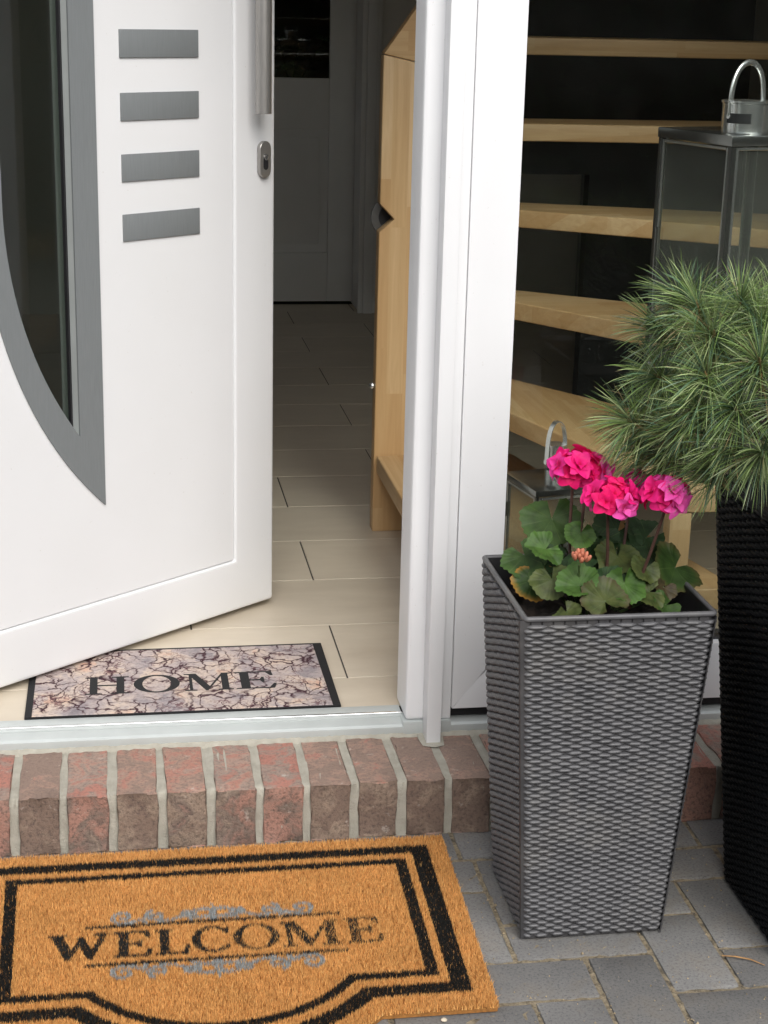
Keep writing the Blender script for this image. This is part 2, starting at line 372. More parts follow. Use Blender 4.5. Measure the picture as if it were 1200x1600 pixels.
# ================================================================== SETTING: ground and pavement
ground = pyd('ground', [(-30, -30, GZ - .012), (30, -30, GZ - .012), (30, 30, GZ - .012), (-30, 30, GZ - .012)], [(0, 1, 2, 3)], M['paver']); tag(ground, kind='structure')
bm = bmesh.new(); bmesh.ops.create_grid(bm, x_segments=220, y_segments=100, size=1)
for v in bm.verts:
    v.co = Vector((.5 + v.co.x * 1.75, 2.1 + v.co.y * .70, GZ - .0035 + random.uniform(-.0018, .0028)))
pave = bm_obj('pavement', bm, M['sand'], None, 60); tag(pave, kind='structure')
def paver_mesh(sx, sy):
    bm = bm_box(-sx / 2, sx / 2, -sy / 2, sy / 2, -.06, 0, .0028, 2)
    bmesh.ops.subdivide_edges(bm, edges=[e for e in bm.edges if e.calc_length() > .05], cuts=2, use_grid_fill=True)
    for v in bm.verts: v.co += Vector((random.gauss(0, .0007), random.gauss(0, .0007), random.gauss(0, .0004)))
    me = bpy.data.meshes.new('paver'); bm.to_mesh(me); bm.free(); smooth(me, 40); me.materials.append(M['paver']); return me
U = .1112; X0, Y0 = .600, 2.2545; J = .0085
PM = {(2, 1): [paver_mesh(2 * U - J, U - J) for _ in range(4)], (1, 2): [paver_mesh(U - J, 2 * U - J) for _ in range(4)], (1, 1): [paver_mesh(U - J, U - J) for _ in range(2)]}
def put_paver(a, b, w_, h_):
    me = random.choice(PM[(w_, h_)])
    o = link('paver', me, None, pave, (X0 + (a + w_ / 2) * U, Y0 + (b + h_ / 2) * U, GZ + random.uniform(-.0012, .0006)))
    o.rotation_euler = (random.gauss(0, .004), random.gauss(0, .004), random.gauss(0, .006))
for a in range(-10, 13):
    for b in range(-6, 3):
        m = (a - b) % 4
        if m == 0: put_paver(a, b, 2, 1)
        elif m == 3:
            put_paver(a, b, 1, 2) if b < 2 else put_paver(a, b, 1, 1)
for i in range(-6, 7):
    me = random.choice(PM[(2, 1)]); o = link('paver', me, None, pave, (.69 + i * .2224, 2.590 + .0525, GZ + .0005)); o.scale = (1, .93, 1)
# ------------------------------------------------------------------ brick step
step = thing('brick_step', 'red and brown brick doorstep course with pale mortar joints below the threshold', 'doorstep', (.5, 2.75, GZ))
def brick_mesh():
    sx, sy, sz = .0695, .205, .1095
    bm = bm_box(-sx / 2, sx / 2, 0, sy, 0, sz, .0022, 2)
    bmesh.ops.subdivide_edges(bm, edges=[e for e in bm.edges if e.calc_length() > .03], cuts=3, use_grid_fill=True)
    ph = [random.uniform(0, 6.28) for _ in range(4)]
    for v in bm.verts:
        v.co.x += random.gauss(0, .0011) + .0012 * math.sin(v.co.y * 50 + ph[0]) * .5 + .0005 * math.sin(v.co.z * 60 + ph[1])
        v.co.y += random.gauss(0, .0012) + .0015 * math.sin(v.co.x * 60 + v.co.z * 40 + ph[2]); v.co.z += random.gauss(0, .0006) + .001 * math.sin(v.co.x * 70 + v.co.y * 30 + ph[3])
    bmesh.ops.recalc_face_normals(bm, faces=bm.faces)
    for f in bm.faces: f.material_index = 0 if f.normal.z > .6 else 1
    me = bpy.data.meshes.new('brick'); bm.to_mesh(me); bm.free(); smooth(me, 40)
    me.materials.append(M['brick_top']); me.materials.append(M['brick_front']); return me
BMS = [brick_mesh() for _ in range(8)]
for k in range(-14, 24):
    o = link('brick', random.choice(BMS), None, step, (.0575 + .0858 * (k + .5) + random.uniform(-.001, .001), 2.688 + random.uniform(-.002, .002), GZ + random.uniform(-.001, .0012)))
    o.rotation_euler[2] = random.gauss(0, .006)
bm = bmesh.new(); NX = 560
def rnd_strip(name, prof, x0, x1, n, mat, parent, jit=.0007):
    V = []; F = []; m = len(prof)
    for i in range(n + 1):
        for (y, z) in prof: V.append((x0 + (x1 - x0) * i / n, y + random.gauss(0, jit), z + random.gauss(0, jit)))
    for i in range(n):
        for j in range(m - 1): F.append((i * m + j, (i + 1) * m + j, (i + 1) * m + j + 1, i * m + j + 1))
    return pyd(name, V, F, mat, parent, 70)
bm.free()
rnd_strip('mortar', [(2.6945, GZ - .01), (2.6940, GZ + .03), (2.6942, GZ + .06), (2.6940, GZ + .09), (2.6955, GZ + .1055), (2.70, -.0333), (2.72, -.0332), (2.75, -.0330), (2.78, -.0333), (2.82, -.0330), (2.95, -.033)], -1.15, 2.1, 900, M['mortar'], step, .0009)
rnd_strip('mortar_fillet', [(2.871, -.036), (2.873, -.0295), (2.877, -.0270), (2.8820, -.0235), (2.89, -.0235)], -1.15, 2.1, 500, M['mortar'], step, .0007)
pyd('mortar_patch', [(.551, 2.905, -.024), (.545, 2.865, -.0275), (.549, 2.829, -.0285), (.570, 2.822, -.0292), (.590, 2.827, -.0285), (.594, 2.865, -.0275), (.597, 2.905, -.024), (.572, 2.86, -.0235)],
    [(7, i, i + 1) for i in range(6)], M['mortar'], step)

# ================================================================== house shell
fw = box('facade_wall', -4.0, -.56, 2.90, 3.02, GZ, 5.2, M['facade'], None); tag(fw, 'red brick house wall beside the hinge side of the front door', 'wall')
fr_ = box('facade_wall', 1.96, 4.6, 2.90, 3.02, GZ, 5.2, M['facade'], None); tag(fr_, 'red brick house wall at the far side of the tall side window', 'wall')
fu = box('facade_wall', -.56, 1.96, 2.90, 3.02, 2.20, 5.2, M['facade'], None); tag(fu, 'red brick house wall above the front door and side window', 'wall')
for y0, y1, z0_, z1_ in ((3.02, 5.9, -.02, 2.47), (6.5, 7.6, -.02, 2.47), (5.9, 6.5, -.02, .95), (5.9, 6.5, 2.0, 2.47)):   # unseen opening added so daylight brightens the far hall
    tag(box('hall_wall_left', -1.36, -1.30, y0, y1, z0_, z1_, M['wall']), kind='structure')
tag(box('hall_wall_right', 2.05, 2.11, 3.02, 9.6, -.02, 2.9, plain('grey_wall_paint', (.22, .22, .21, 1), .8, 0, .06, 3, .2, 200)), kind='structure')
tag(box('hall_ceiling', -1.36, 2.11, 3.02, 9.6, 2.42, 2.47, M['ceiling']), kind='structure')
# back wall with the doorway X .15 .. 1.05
tag(box('hall_wall_back', -1.30, .10, 7.30, 7.58, -.02, 2.42, M['wall']), kind='structure')
tag(box('hall_wall_back', 1.10, 2.05, 7.30, 7.58, -.02, 2.42, M['wall']), kind='structure')
tag(box('hall_wall_back', .10, 1.10, 7.30, 7.58, 2.06, 2.42, M['wall']), kind='structure')
tag(box('added_dark_panel', 1.53, 2.05, 5.35, 5.41, 0, .80, M['painted_dark']), kind='structure')  # panels added to paint the view behind the treads dark
tag(box('added_dark_panel', 1.27, 2.05, 5.35, 5.41, .80, 2.42, M['painted_dark']), kind='structure')
tag(box('back_room_wall', -.6, 2.05, 9.55, 9.6, -.02, 2.42, M['wall']), kind='structure')
tag(box('back_room_wall_side', -.66, -.6, 7.58, 9.6, -.02, 2.42, M['wall']), kind='structure')
# floor: grout bed with single tiles
fl = box('floor', -1.30, 2.05, 2.957, 9.6, -.14, -.0022, M['grout']); tag(fl, kind='structure')
TP, TL, TG = .3030, .6030, .0036
def tile_mesh(sx, sy):
    bm = bm_box(-sx / 2, sx / 2, -sy / 2, sy / 2, -.009, 0, .0008, 1)
    me = bpy.data.meshes.new('floor_tile'); bm.to_mesh(me); bm.free(); me.materials.append(M['tile']); return me
TM = {}
for r in range(-1, 15):
    y0 = 3.107 + r * TP; y1 = y0 + TP
    y0 = max(y0, 2.958); y1 = min(y1, 7.537)
    xs = .443 if r % 2 == 0 else .744
    if y1 - y0 < .02: continue
    for k in range(-4, 4):
        a, b = xs + k * TL, xs + (k + 1) * TL
        a, b = max(a, -1.298), min(b, 2.048)
        if b - a < .02: continue
        key = (round(b - a, 3), round(y1 - y0, 3))
        if key not in TM: TM[key] = tile_mesh(b - a - TG, y1 - y0 - TG)
        link('floor_tile', TM[key], None, fl, ((a + b) / 2, (y0 + y1) / 2, random.uniform(-.0003, .0003)))

# ------------------------------------------------------------------ front door frame, threshold
frame = thing('door_frame', 'white plastic door frame post with projecting cover strip between door and window', 'door frame', (.55, 2.9, 0))
def jamb(pts, name, z0, z1, bev=.006, seg=3, parent=frame, mat='white'): return prism(name, pts, XY, z0, z1, M[mat], parent, bev, seg)
jamb([(.524, 2.885), (.5825, 2.885), (.5825, 2.99), (.524, 2.99)], 'jamb', -.0002, 2.16, .009, 4)
jamb([(.5575, 2.838), (.5845, 2.838), (.5845, 2.8840), (.5575, 2.8840)], 'cover_strip', -.0275, 2.16, .0016, 2)
jamb([(.5832, 2.8865), (.6124, 2.8865), (.6124, 2.960), (.5832, 2.960)], 'frame_lip', -.0002, 2.16, .0035, 3)
jamb([(-.53, 2.885), (-.470, 2.885), (-.470, 2.94), (-.53, 2.94)], 'jamb', -.004, 2.16, .010, 4)
box('head', -.53, .524, 2.885, 2.985, 2.10, 2.17, M['white'], frame, .008, 3)
prism('end_cap', [(.519, 2.8795), (.6125, 2.8795), (.6125, 2.93), (.519, 2.93)], XY, -.0300, -.0006, M['alu'], frame, .003, 2)
th = thing('threshold', 'pale grey aluminium threshold strip along the top of the brick step', 'threshold', (.3, 2.88, 0))
PT = lambda a, b, d: Vector((d, a, b))
prism('sill_profile', [(2.8845, -.034), (2.8845, -.0115), (2.888, -.0085), (2.912, -.0035), (2.912, -.034)], PT, -.56, 1.96, M['alu'], th, .001, 2)
prism('front_lip', [(2.8812, -.026), (2.8812, -.0115), (2.8840, -.0095), (2.8840, -.026)], PT, -.56, 1.96, M['alu'], th, .0008, 2)
prism('raised_sill', [(2.9125, -.034), (2.9125, -.0015), (2.915, -.0003), (2.956, .0022), (2.956, -.034)], PT, -.56, .523, M['alu'], th, .0012, 2)
prism('seal_ridge', [(2.919, -.0005), (2.919, .0026), (2.9245, .0032), (2.9255, .0000)], PT, -.56, .523, M['chrome'], th, .0006, 1)
prism('raised_sill', [(2.9125, -.034), (2.9125, -.004), (2.950, -.003), (2.950, -.034)], PT, .612, 1.96, M['alu'], th, .001, 1)
# ------------------------------------------------------------------ side window
sw = thing('side_window', 'tall white framed side window showing the wooden stairs behind its glass', 'window', (1.28, 2.92, 0))
WX0, WX1, WZ0, WZ1 = .613, 1.955, .021, 2.15; SW, SH = .088, .116; G = .0006
def wf(name, pts): prism(name, pts, XZ, 2.883, 2.962, M['white'], sw, .002, 2)
wf('stile', [(WX0, WZ0 + G), (WX0 + SW - G, WZ0 + SH * .86 + G), (WX0 + SW, WZ0 + SH), (WX0 + SW, WZ1 - SH), (WX0, WZ1 - G)])
wf('stile', [(WX1, WZ0 + G), (WX1, WZ1 - G), (WX1 - SW, WZ1 - SH), (WX1 - SW, WZ0 + SH)])
wf('bottom_rail', [(WX0 + G, WZ0), (WX1 - G, WZ0), (WX1 - SW, WZ0 + SH - G), (WX0 + SW + G, WZ0 + SH - G)])
wf('top_rail', [(WX0 + G, WZ1), (WX0 + SW, WZ1 - SH + G), (WX1 - SW, WZ1 - SH + G), (WX1 - G, WZ1)])
for nm, a in (('bead', (WX0 + SW - .002, WX0 + SW + .004, WZ0 + SH, WZ1 - SH)), ('bead', (WX1 - SW - .004, WX1 - SW + .002, WZ0 + SH, WZ1 - SH)), ('bead', (WX0 + SW + .004, WX1 - SW - .004, WZ0 + SH - .002, WZ0 + SH + .004))):
    box(nm, a[0], a[1], 2.904, 2.950, a[2], a[3], M['seal'], sw, .001, 1)
box('glass_pane', WX0 + SW - .001, WX1 - SW + .001, 2.9150, 2.9190, WZ0 + SH - .001, WZ1 - SH + .001, M['glass'], sw)
box('bottom_gap_strip', .6135, 1.955, 2.905, 2.955, -.002, .0205, M['seal'], sw)
# ------------------------------------------------------------------ front door leaf (u from the free edge towards the hinge, out = towards outdoors)
LA = Vector((.332, 3.551, 0)); LD = Vector((-.7740, -.6332, 0)); LN = Vector((.6332, -.7740, 0))
def LT(u, z, d): return LA + LD * u + LN * d + Vector((0, 0, z))
HB = LA + LD * 1.0
door = thing('front_door', 'white front door leaf standing ajar with curved glass and four grey plates', 'door', (HB.x, HB.y, .015))
B0, B1, SWD = .015, 2.09, .116; TH = .074
bm = bmesh.new()
ro = [(0, B0), (1.0, B0), (1.0, B1), (0, B1)]; ri = [(SWD, B0 + SWD), (1 - SWD, B0 + SWD), (1 - SWD, B1 - SWD), (SWD, B1 - SWD)]
L4 = [[bm.verts.new(LT(a, b, d)) for a, b in pts] for pts, d in ((ro, 0), (ri, 0), (ri, -TH), (ro, -TH))]
for i in range(4):
    j = (i + 1) % 4
    for k in range(4): bm.faces.new((L4[k][i], L4[k][j], L4[(k + 1) % 4][j], L4[(k + 1) % 4][i]))
bmesh.ops.recalc_face_normals(bm, faces=bm.faces)
bmesh.ops.bevel(bm, geom=[e for e in bm.edges if e.calc_face_angle(0) > R(25)], offset=.009, segments=4, profile=.6, affect='EDGES')
bm_obj('leaf_frame', bm, M['white'], door)
def arc(c, r, u0, n=40):
    # lower arc, straight run, mirrored upper arc
    zc = c[1]; zt = 2.155 - zc; dz = math.sqrt(r * r - (u0 - c[0]) ** 2); a0 = math.atan2(-dz, u0 - c[0]); h = n // 2
    lo = [(c[0] + r * math.cos(a0 * (1 - i / h)), zc + r * math.sin(a0 * (1 - i / h))) for i in range(h + 1)]
    return lo + [(u, zt + (zc - z)) for u, z in lo[::-1]]
outer = arc((-.098, .945), .836, .472); inner = arc((-.060, .950), .752, .531)
pr = [(SWD + .0025, B0 + SWD + .0025), (SWD + .0025, B1 - SWD - .0025), (1 - SWD - .0025, B1 - SWD - .0025), (1 - SWD - .0025, B0 + SWD + .0025)]
inner2 = arc((-.060, .950), .758, .526)
holed('panel', pr, inner2, LT, -.060, -.005, M['white'], door)
band = holed('glazing_band', outer, inner, LT, -.0045, -.0005, M['grey_panel'], door)
tag(band, 'curved grey metal band around the door glass')
gp = prism('glass_pane', inner2, LT, -.036, -.031, M['door_glass'], door)
pts = inner2; A_ = inner
bmr = bmesh.new(); n = len(inner)
ra = [bmr.verts.new(LT(a, b, -.0035)) for a, b in arc((-.060, .950), .7525, .5305)]; rb = [bmr.verts.new(LT(a, b, -.030)) for a, b in arc((-.060, .950), .7525, .5305)]
for i in range(n): bmr.faces.new((ra[i], ra[(i + 1) % n], rb[(i + 1) % n], rb[i]))
bm_obj('glazing_reveal', bmr, M['alu'], door)
q = arc((-.060, .950), .7515, .532)
prism('seal_strip', [(.5312, .50), (.5312, 1.64), (.5352, 1.63), (.5352, .51)], LT, -.0305, -.022, M['seal'], door)
for zt in (1.2535, 1.137, 1.022, .9075):
    prism('grey_plate', [(.2115, zt - .052), (.2115, zt), (.4105, zt), (.4105, zt - .052)], LT, -.0045, -.0015, M['grey_panel'], door, .0008, 2)
bar = tube('pull_bar', [LT(.080, 1.092, .047), LT(.080, 1.60, .047)], .0165, M['steel'], door, 28)
for zz in (1.36, 1.50): tube('bar_mount', [LT(.080, zz, .001), LT(.080, zz, .040)], .008, M['steel'], bar, 14)
def oval(cu, cz, r, h, n=14): return [(cu + r * math.cos(t), cz + h + r * math.sin(t)) for t in [math.pi * i / n for i in range(n + 1)]] + [(cu + r * math.cos(t), cz - h + r * math.sin(t)) for t in [math.pi + math.pi * i / n for i in range(n + 1)]]
esc = prism('lock_plate', oval(.0375, .996, .0160, .0215), LT, .0004, .0105, M['steel'], door, .002, 3)
lc = prism('cylinder_recess', oval(.0375, .991, .0068, .0095), LT, .0108, .0112, M['seal'], esc)
prism('lock_cylinder', [(.0375 + .0062 * math.cos(t), 1.0005 + .0062 * math.sin(t)) for t in [2 * math.pi * i / 20 for i in range(20)]], LT, .0114, .0130, M['chrome'], esc)
prism('keyhole', [(.0367, .9965), (.0383, .9965), (.0383, 1.0045), (.0367, 1.0045)], LT, .0132, .0135, M['seal'], esc)
for zz in (.30, 1.05, 1.85): tube('hinge', [LT(1.012, zz - .05, -.012), LT(1.012, zz + .05, -.012)], .010, M['white'], door, 16)

# ================================================================== stairs behind the side window
st = thing('staircase', 'beech wood winder stairs with open treads and solid newel board in the hall', 'stairs', (.8, 4.1, 0))
K = .205
treads = [
 [(.645, 3.002), (1.22, 3.002), (1.00, 4.075), (.645, 4.075)],
 [(1.0965, 3.002), (1.64, 3.002), (1.144, 3.788), (.985, 4.041), (.93, 4.075), (.776, 4.075)],
 [(1.652, 3.002), (2.045, 3.002), (2.045, 3.41), (1.283, 3.976), (1.017, 4.175), (.90, 4.20), (.915, 4.071)],
 [(2.045, 3.42), (2.045, 3.97), (1.392, 4.22), (1.058, 4.348), (.95, 4.36), (.94, 4.228)],
 [(2.045, 4.262), (2.045, 4.56), (.96, 4.545), (.96, 4.333)],
 [(2.045, 4.50), (2.045, 4.80), (.96, 4.80), (.96, 4.50)]]
for i, pts in enumerate(treads):
    z = K * (i + 1) if i < 5 else 1.2385
    prism('tread', pts, XY, z - .045, z, M['wood_y' if i < 2 else 'wood_x'], st, .005, 3)
box('tread_support', 1.064, 1.108, 3.004, 3.045, 0, .3645, M['wood_z'], st, .003, 2)
# newel board with a V notch on its free edge, seen through the open door
nb = [(.6385, 0), (.925, 0), (.925, 1.193), (.733, 1.178), (.6405, 1.197), (.6400, .843), (.6765, .8055), (.6390, .7735)]
prism('newel_board', nb, XZ, 4.080, 4.126, M['wood_z'], st, .004, 3)
hb = [(.6410, 1.1985), (.733, 1.1795), (.925, 1.1945), (.925, 1.60)]
prism('balustrade_board', hb, XZ, 4.0805, 4.1265, M['wood_x'], st, .004, 3)
kn = prism('handle_disc', [(.676 + .050 * math.cos(t), .8055 + .050 * math.sin(t)) for t in [2 * math.pi * i / 40 for i in range(40)]], XZ, 4.1275, 4.139, brushed('grey_disc', (.16, .16, .155, 1), .35, metal=.6), st, .001, 2)
prism('disc_recess', [(.6765 + .032 * math.cos(t), .8055 + .032 * math.sin(t)) for t in [2 * math.pi * i / 32 for i in range(32)]], XZ, 4.1262, 4.1272, M['seal'], kn)
lathe('cap_screw', [(.0, .3905), (.006, .3895), (.009, .385), (.009, .380), (.006, .376), (0, .375)], (.634, 4.10), M['chrome'], st, 16)

# ------------------------------------------------------------------ inner glazed door at the end of the hall
idr = thing('inner_door', 'dark panelled inner door with glazed top at the end of the hall', 'door', (.6, 7.54, 0))
DX0, DX1, DY = .165, 1.062, 7.540
box('stile', .945, DX1, DY, DY + .04, .012, 2.03, M['inner_door'], idr, .003, 2)
box('stile', DX0, .281, DY, DY + .04, .012, 2.03, M['inner_door'], idr, .003, 2)
box('bottom_rail', .2815, .9445, DY, DY + .04, .012, .235, M['inner_door'], idr, .003, 2)
box('middle_rail', .2815, .9445, DY, DY + .04, .785, 1.003, M['inner_door'], idr, .003, 2)
box('top_rail', .2815, .9445, DY, DY + .04, 1.90, 2.03, M['inner_door'], idr, .003, 2)
box('panel', .2820, .9440, DY + .014, DY + .03, .2355, .7845, M['inner_door'], idr)
box('raised_field', .322, .905, DY + .006, DY + .0135, .272, .748, M['inner_door'], idr, .004, 2)
box('glass_pane', .2820, .9440, DY + .018, DY + .022, 1.0035, 1.8995, M['door_glass'], idr)
ifr = thing('inner_door_frame', 'dark moulded architrave around the inner hall door', 'door frame', (1.08, 7.4, 0))
box('reveal', 1.063, 1.0995, 7.302, 7.60, 0, 2.06, M['inner_door'], ifr, .002, 1)
box('reveal', .1005, .164, 7.302, 7.60, 0, 2.06, M['inner_door'], ifr, .002, 1)
for x0, x1, y0 in ((1.052, 1.075, 7.286), (1.0755, 1.118, 7.278), (1.1185, 1.138, 7.288)): box('architrave', x0, x1, y0, 7.2995, 0, 2.09, M['inner_door'], ifr, .004, 2)
for x0, x1, y0 in ((.125, .150, 7.286), (.082, .1245, 7.278)): box('architrave', x0, x1, y0, 7.2995, 0, 2.09, M['inner_door'], ifr, .004, 2)
hp = thing('house_plant', 'small leafy plant silhouette behind the glass of the inner hall door', 'plant', (.80, 7.72, .95))
lathe('pot', [(.04, .90), (.055, .99), (.058, 1.0)], (.82, 7.74), M['pot_liner'], hp, 20)
def flat_leaf(name, p, d, L_, wd, parent, mat):
    p = Vector(p); d = Vector(d).normalized(); s_ = d.cross(Vector((0, 1, 0))).normalized(); V = []; F = []
    for i in range(7):
        t = i / 6; c = p + d * L_ * t + Vector((0, -.01 * math.sin(t * 3), -.02 * t * t)); wv = wd * math.sin(math.pi * min(1, t * .94 + .06)) ** .8
        V += [c - s_ * wv / 2, c + s_ * wv / 2 + Vector((0, .004, 0))]
    for i in range(6): F.append((2 * i, 2 * i + 1, 2 * i + 3, 2 * i + 2))
    return pyd(name, V, F, mat, parent, 60)
for bx, a in ((.84, .62), (.775, -.25), (.80, .15)):
    pp = [Vector((bx + math.sin(a) * .17 * t, 7.70, 1.0 + .17 * t)) for t in (0, .33, .66, 1)]
    stm = tube('stem', pp, .0035, M['petiole'], hp, 6)
    for i, t in enumerate((.2, .45, .7, .95)):
        c = pp[0].lerp(pp[-1], t)
        for s_ in (-1, 1): flat_leaf('leaf', c, (math.sin(a) * .6 + s_ * .8, 0, .45), .055, .022, hp, M['petiole'])

# ------------------------------------------------------------------ lanterns on the treads behind the glass
def lantern(name, label, corner, th_, side, z0, z1, neck_r, neck_h, hand_h, strap):
    ca, sa = math.cos(th_), math.sin(th_)
    t = thing(name, label, 'lantern', (corner[0] + (ca - sa) * side / 2, corner[1] + (sa + ca) * side / 2, z0), 'steel lanterns on the stairs')
    cx, cy = t.location.x, t.location.y; h = side / 2
    def T(v): return Vector((cx + ca * v[0] - sa * v[1], cy + sa * v[0] + ca * v[1], v[2]))
    pw = side * .048
    box('base', -h, h, -h, h, z0, z0 + side * .12, M['dark_metal'], t, .002, 2, T)
    lid = box('top_plate', -h - .002, h + .002, -h - .002, h + .002, z1 - side * .085, z1, M['dark_metal'], t, .0025, 2, T)
    for sx in (-1, 1):
        for sy in (-1, 1): box('corner_post', sx * h - (pw if sx > 0 else 0), sx * h + (pw if sx < 0 else 0), sy * h - (pw if sy > 0 else 0), sy * h + (pw if sy < 0 else 0), z0 + side * .12, z1 - side * .085, M['dark_metal'], t, .0012, 1, T)
    zt, zb = z1 - side * .085, z0 + side * .12; g = pw + .001
    for i in range(4):
        A = (lambda k: (lambda v: T((v[0], v[1], v[2]) if k == 0 else (-v[1], v[0], v[2]) if k == 1 else (-v[0], -v[1], v[2]) if k == 2 else (v[1], -v[0], v[2]))))(i)
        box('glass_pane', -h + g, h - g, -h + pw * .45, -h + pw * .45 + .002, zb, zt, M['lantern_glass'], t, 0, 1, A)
        if True:
            f_ = box('door_frame', -h + g, -h + g + .006, -h + .001, -h + pw * .4, zb, zt - .002, M['chrome'], t, .001, 1, A)
            box('door_frame', h - g - .006, h - g, -h + .001, -h + pw * .4, zb, zt - .002, M['chrome'], t, .001, 1, A)
            box('door_frame', -h + g + .006, h - g - .006, -h + .001, -h + pw * .4, zt - .008, zt - .002, M['chrome'], t, .001, 1, A)
            if i == 3: tube('door_hinge', [A(Vector((-h + g + .004, -h - .001, zb + (zt - zb) * f))) for f in (.55, .72)], .0035, M['dark_metal'], t, 8)
    nr = lathe('chimney', [(neck_r, z1), (neck_r, z1 + neck_h), (neck_r * 1.05, z1 + neck_h + .002), (neck_r * 1.05, z1 + neck_h + .006), (neck_r * .2, z1 + neck_h + .007)], (cx, cy), M['chrome'], t, 40)
    # dark vent slot band and handle
    V = []; F = []; a0 = math.radians(200); a1 = math.radians(262)
    for i in range(13):
        a = a0 + (a1 - a0) * i / 12
        for rr, zz in ((neck_r * 1.012, z1 + neck_h * .30), (neck_r * 1.012, z1 + neck_h * .66)): V.append((cx + rr * math.cos(a), cy + rr * math.sin(a), zz))
    for i in range(12): F.append((2 * i, 2 * i + 2, 2 * i + 3, 2 * i + 1))
    pyd('vent_slot', V, F, M['seal'], nr, 60)
    pts = []
    hw = neck_r * (.93 if strap else .86)
    for i in range(25):
        t_ = i / 24; an = math.pi * t_
        pts.append((-hw * math.cos(an), z1 + neck_h * .55 + (hand_h + neck_h * .45) * (math.sin(an) ** .62)))
    dirx, diry = math.cos(th_ + .15), math.sin(th_ + .15)
    P3 = [Vector((cx + a * dirx * 1.12, cy + a * diry * 1.12, b)) for a, b in pts]
    if strap:
        V = []; F = []; sd_ = Vector((-diry, dirx, 0))
        for i, p in enumerate(P3):
            t1 = (P3[min(i + 1, 24)] - P3[max(i - 1, 0)]).normalized(); nn = t1.cross(sd_).normalized()
            for a, b in ((-.0065, -.0008), (.0065, -.0008), (.0065, .0008), (-.0065, .0008)): V.append(p + sd_ * a + nn * b)
        for i in range(24):
            for k in range(4): F.append((4 * i + k, 4 * i + (k + 1) % 4, 4 * i + 4 + (k + 1) % 4, 4 * i + 4 + k))
        hd = pyd('handle', V, F, M['chrome'], t, 40)
    else: hd = tube('handle', P3, .0062, M['chrome'], t, 12, flat=.6, up=(-diry, dirx, 0))
    for e_ in (0, -1):
        p = P3[e_]; tube('rivet', [p + Vector((dirx, diry, 0)) * (.004 if e_ else -.004), p - Vector((dirx, diry, 0)) * (.006 if e_ else -.006)], .005, M['chrome'], hd, 10)
    return t
lantern('lantern', 'large tall steel lantern with a bow handle, half hidden behind the pine', (1.145, 3.050), R(17), .238, .4105, 1.089, .047, .052, .078, False)
lantern('lantern', 'small steel lantern behind the pink geranium with a flat strap handle', (.797, 3.032), R(11), .150, .2055, .408, .0205, .066, .052, True)

# ================================================================== HOME mat
hm = thing('home_mat', 'indoor doormat printed with cracked bark and the word HOME, black edges', 'doormat', (.11, 3.11, 0))
MX0, MX1, MY0, MY1 = -.193, .410, 2.9580, 3.290
box('backing', MX0, MX1, MY0, MY1, .0006, .0062, M['black_rubber'], hm, .0015, 2)
pyd('printed_pile', [(MX0 + .0145, MY0 + .002, .0074), (MX1 - .0165, MY0 + .002, .0074), (MX1 - .0195, MY1 - .011, .0074), (MX0 + .0145, MY1 - .011, .0074),
    (MX0 + .0135, MY0 + .001, .006), (MX1 - .0155, MY0 + .001, .006), (MX1 - .0185, MY1 - .010, .006), (MX0 + .0135, MY1 - .010, .006)],
    [(0, 1, 2, 3), (0, 4, 5, 1), (1, 5, 6, 2), (2, 6, 7, 3), (3, 7, 4, 0)], M['home_print'], hm)
# serif capitals, unit height
GL = {
 'H': [(0, 0), (.40, 0), (.40, .045), (.29, .065), (.29, .47), (.73, .47), (.73, .065), (.62, .045), (.62, 0), (1.02, 0), (1.02, .045), (.91, .065), (.91, .935), (1.02, .955), (1.02, 1), (.62, 1), (.62, .955), (.73, .935), (.73, .535), (.29, .535), (.29, .935), (.40, .955), (.40, 1), (0, 1), (0, .955), (.11, .935), (.11, .065), (0, .045)],
 'E': [(0, 0), (.80, 0), (.86, .28), (.80, .28), (.70, .055), (.30, .055), (.30, .47), (.52, .47), (.56, .36), (.61, .36), (.61, .66), (.56, .66), (.52, .54), (.30, .54), (.30, .945), (.66, .945), (.75, .75), (.81, .75), (.79, 1), (0, 1), (0, .955), (.11, .935), (.11, .065), (0, .045)],
 'L': [(0, 0), (.76, 0), (.82, .32), (.76, .32), (.66, .06), (.31, .06), (.31, .935), (.43, .955), (.43, 1), (0, 1), (0, .955), (.12, .935), (.12, .065), (0, .045)],
 'M': [(0, 0), (.32, 0), (.32, .045), (.21, .065), (.21, .76), (.55, 0), (.61, 0), (.98, .80), (.98, .065), (.88, .045), (.88, 0), (1.28, 0), (1.28, .045), (1.17, .065), (1.17, .935), (1.28, .955), (1.28, 1), (1.01, 1), (.66, .24), (.32, 1), (0, 1), (0, .955), (.13, .935), (.13, .065), (0, .045)],
 'W': [(0, 1), (0, .955), (.09, .935), (.40, 0), (.48, 0), (.69, .56), (.88, 0), (.96, 0), (1.25, .935), (1.34, .955), (1.34, 1), (.98, 1), (.98, .955), (1.14, .93), (.96, .32), (.75, .88), (.63, .88), (.67, .78), (.51, .34), (.30, .935), (.41, .955), (.41, 1)],
 'C': [(.53 + .50 * math.cos(R(a)), .5 + .52 * math.sin(R(a))) for a in range(52, 309, 8)] + [(.91, .10), (.93, .27), (.88, .27)] + [(.54 + .33 * math.cos(R(a)), .5 + .46 * math.sin(R(a))) for a in range(300, 55, -8)] + [(.87, .72), (.93, .72), (.91, .98)],
}
GO = ([(.53 + .53 * math.cos(2 * math.pi * i / 36), .5 + .52 * math.sin(2 * math.pi * i / 36)) for i in range(36)], [(.53 + .33 * math.cos(2 * math.pi * i / 36), .5 + .46 * math.sin(2 * math.pi * i / 36)) for i in range(36)])
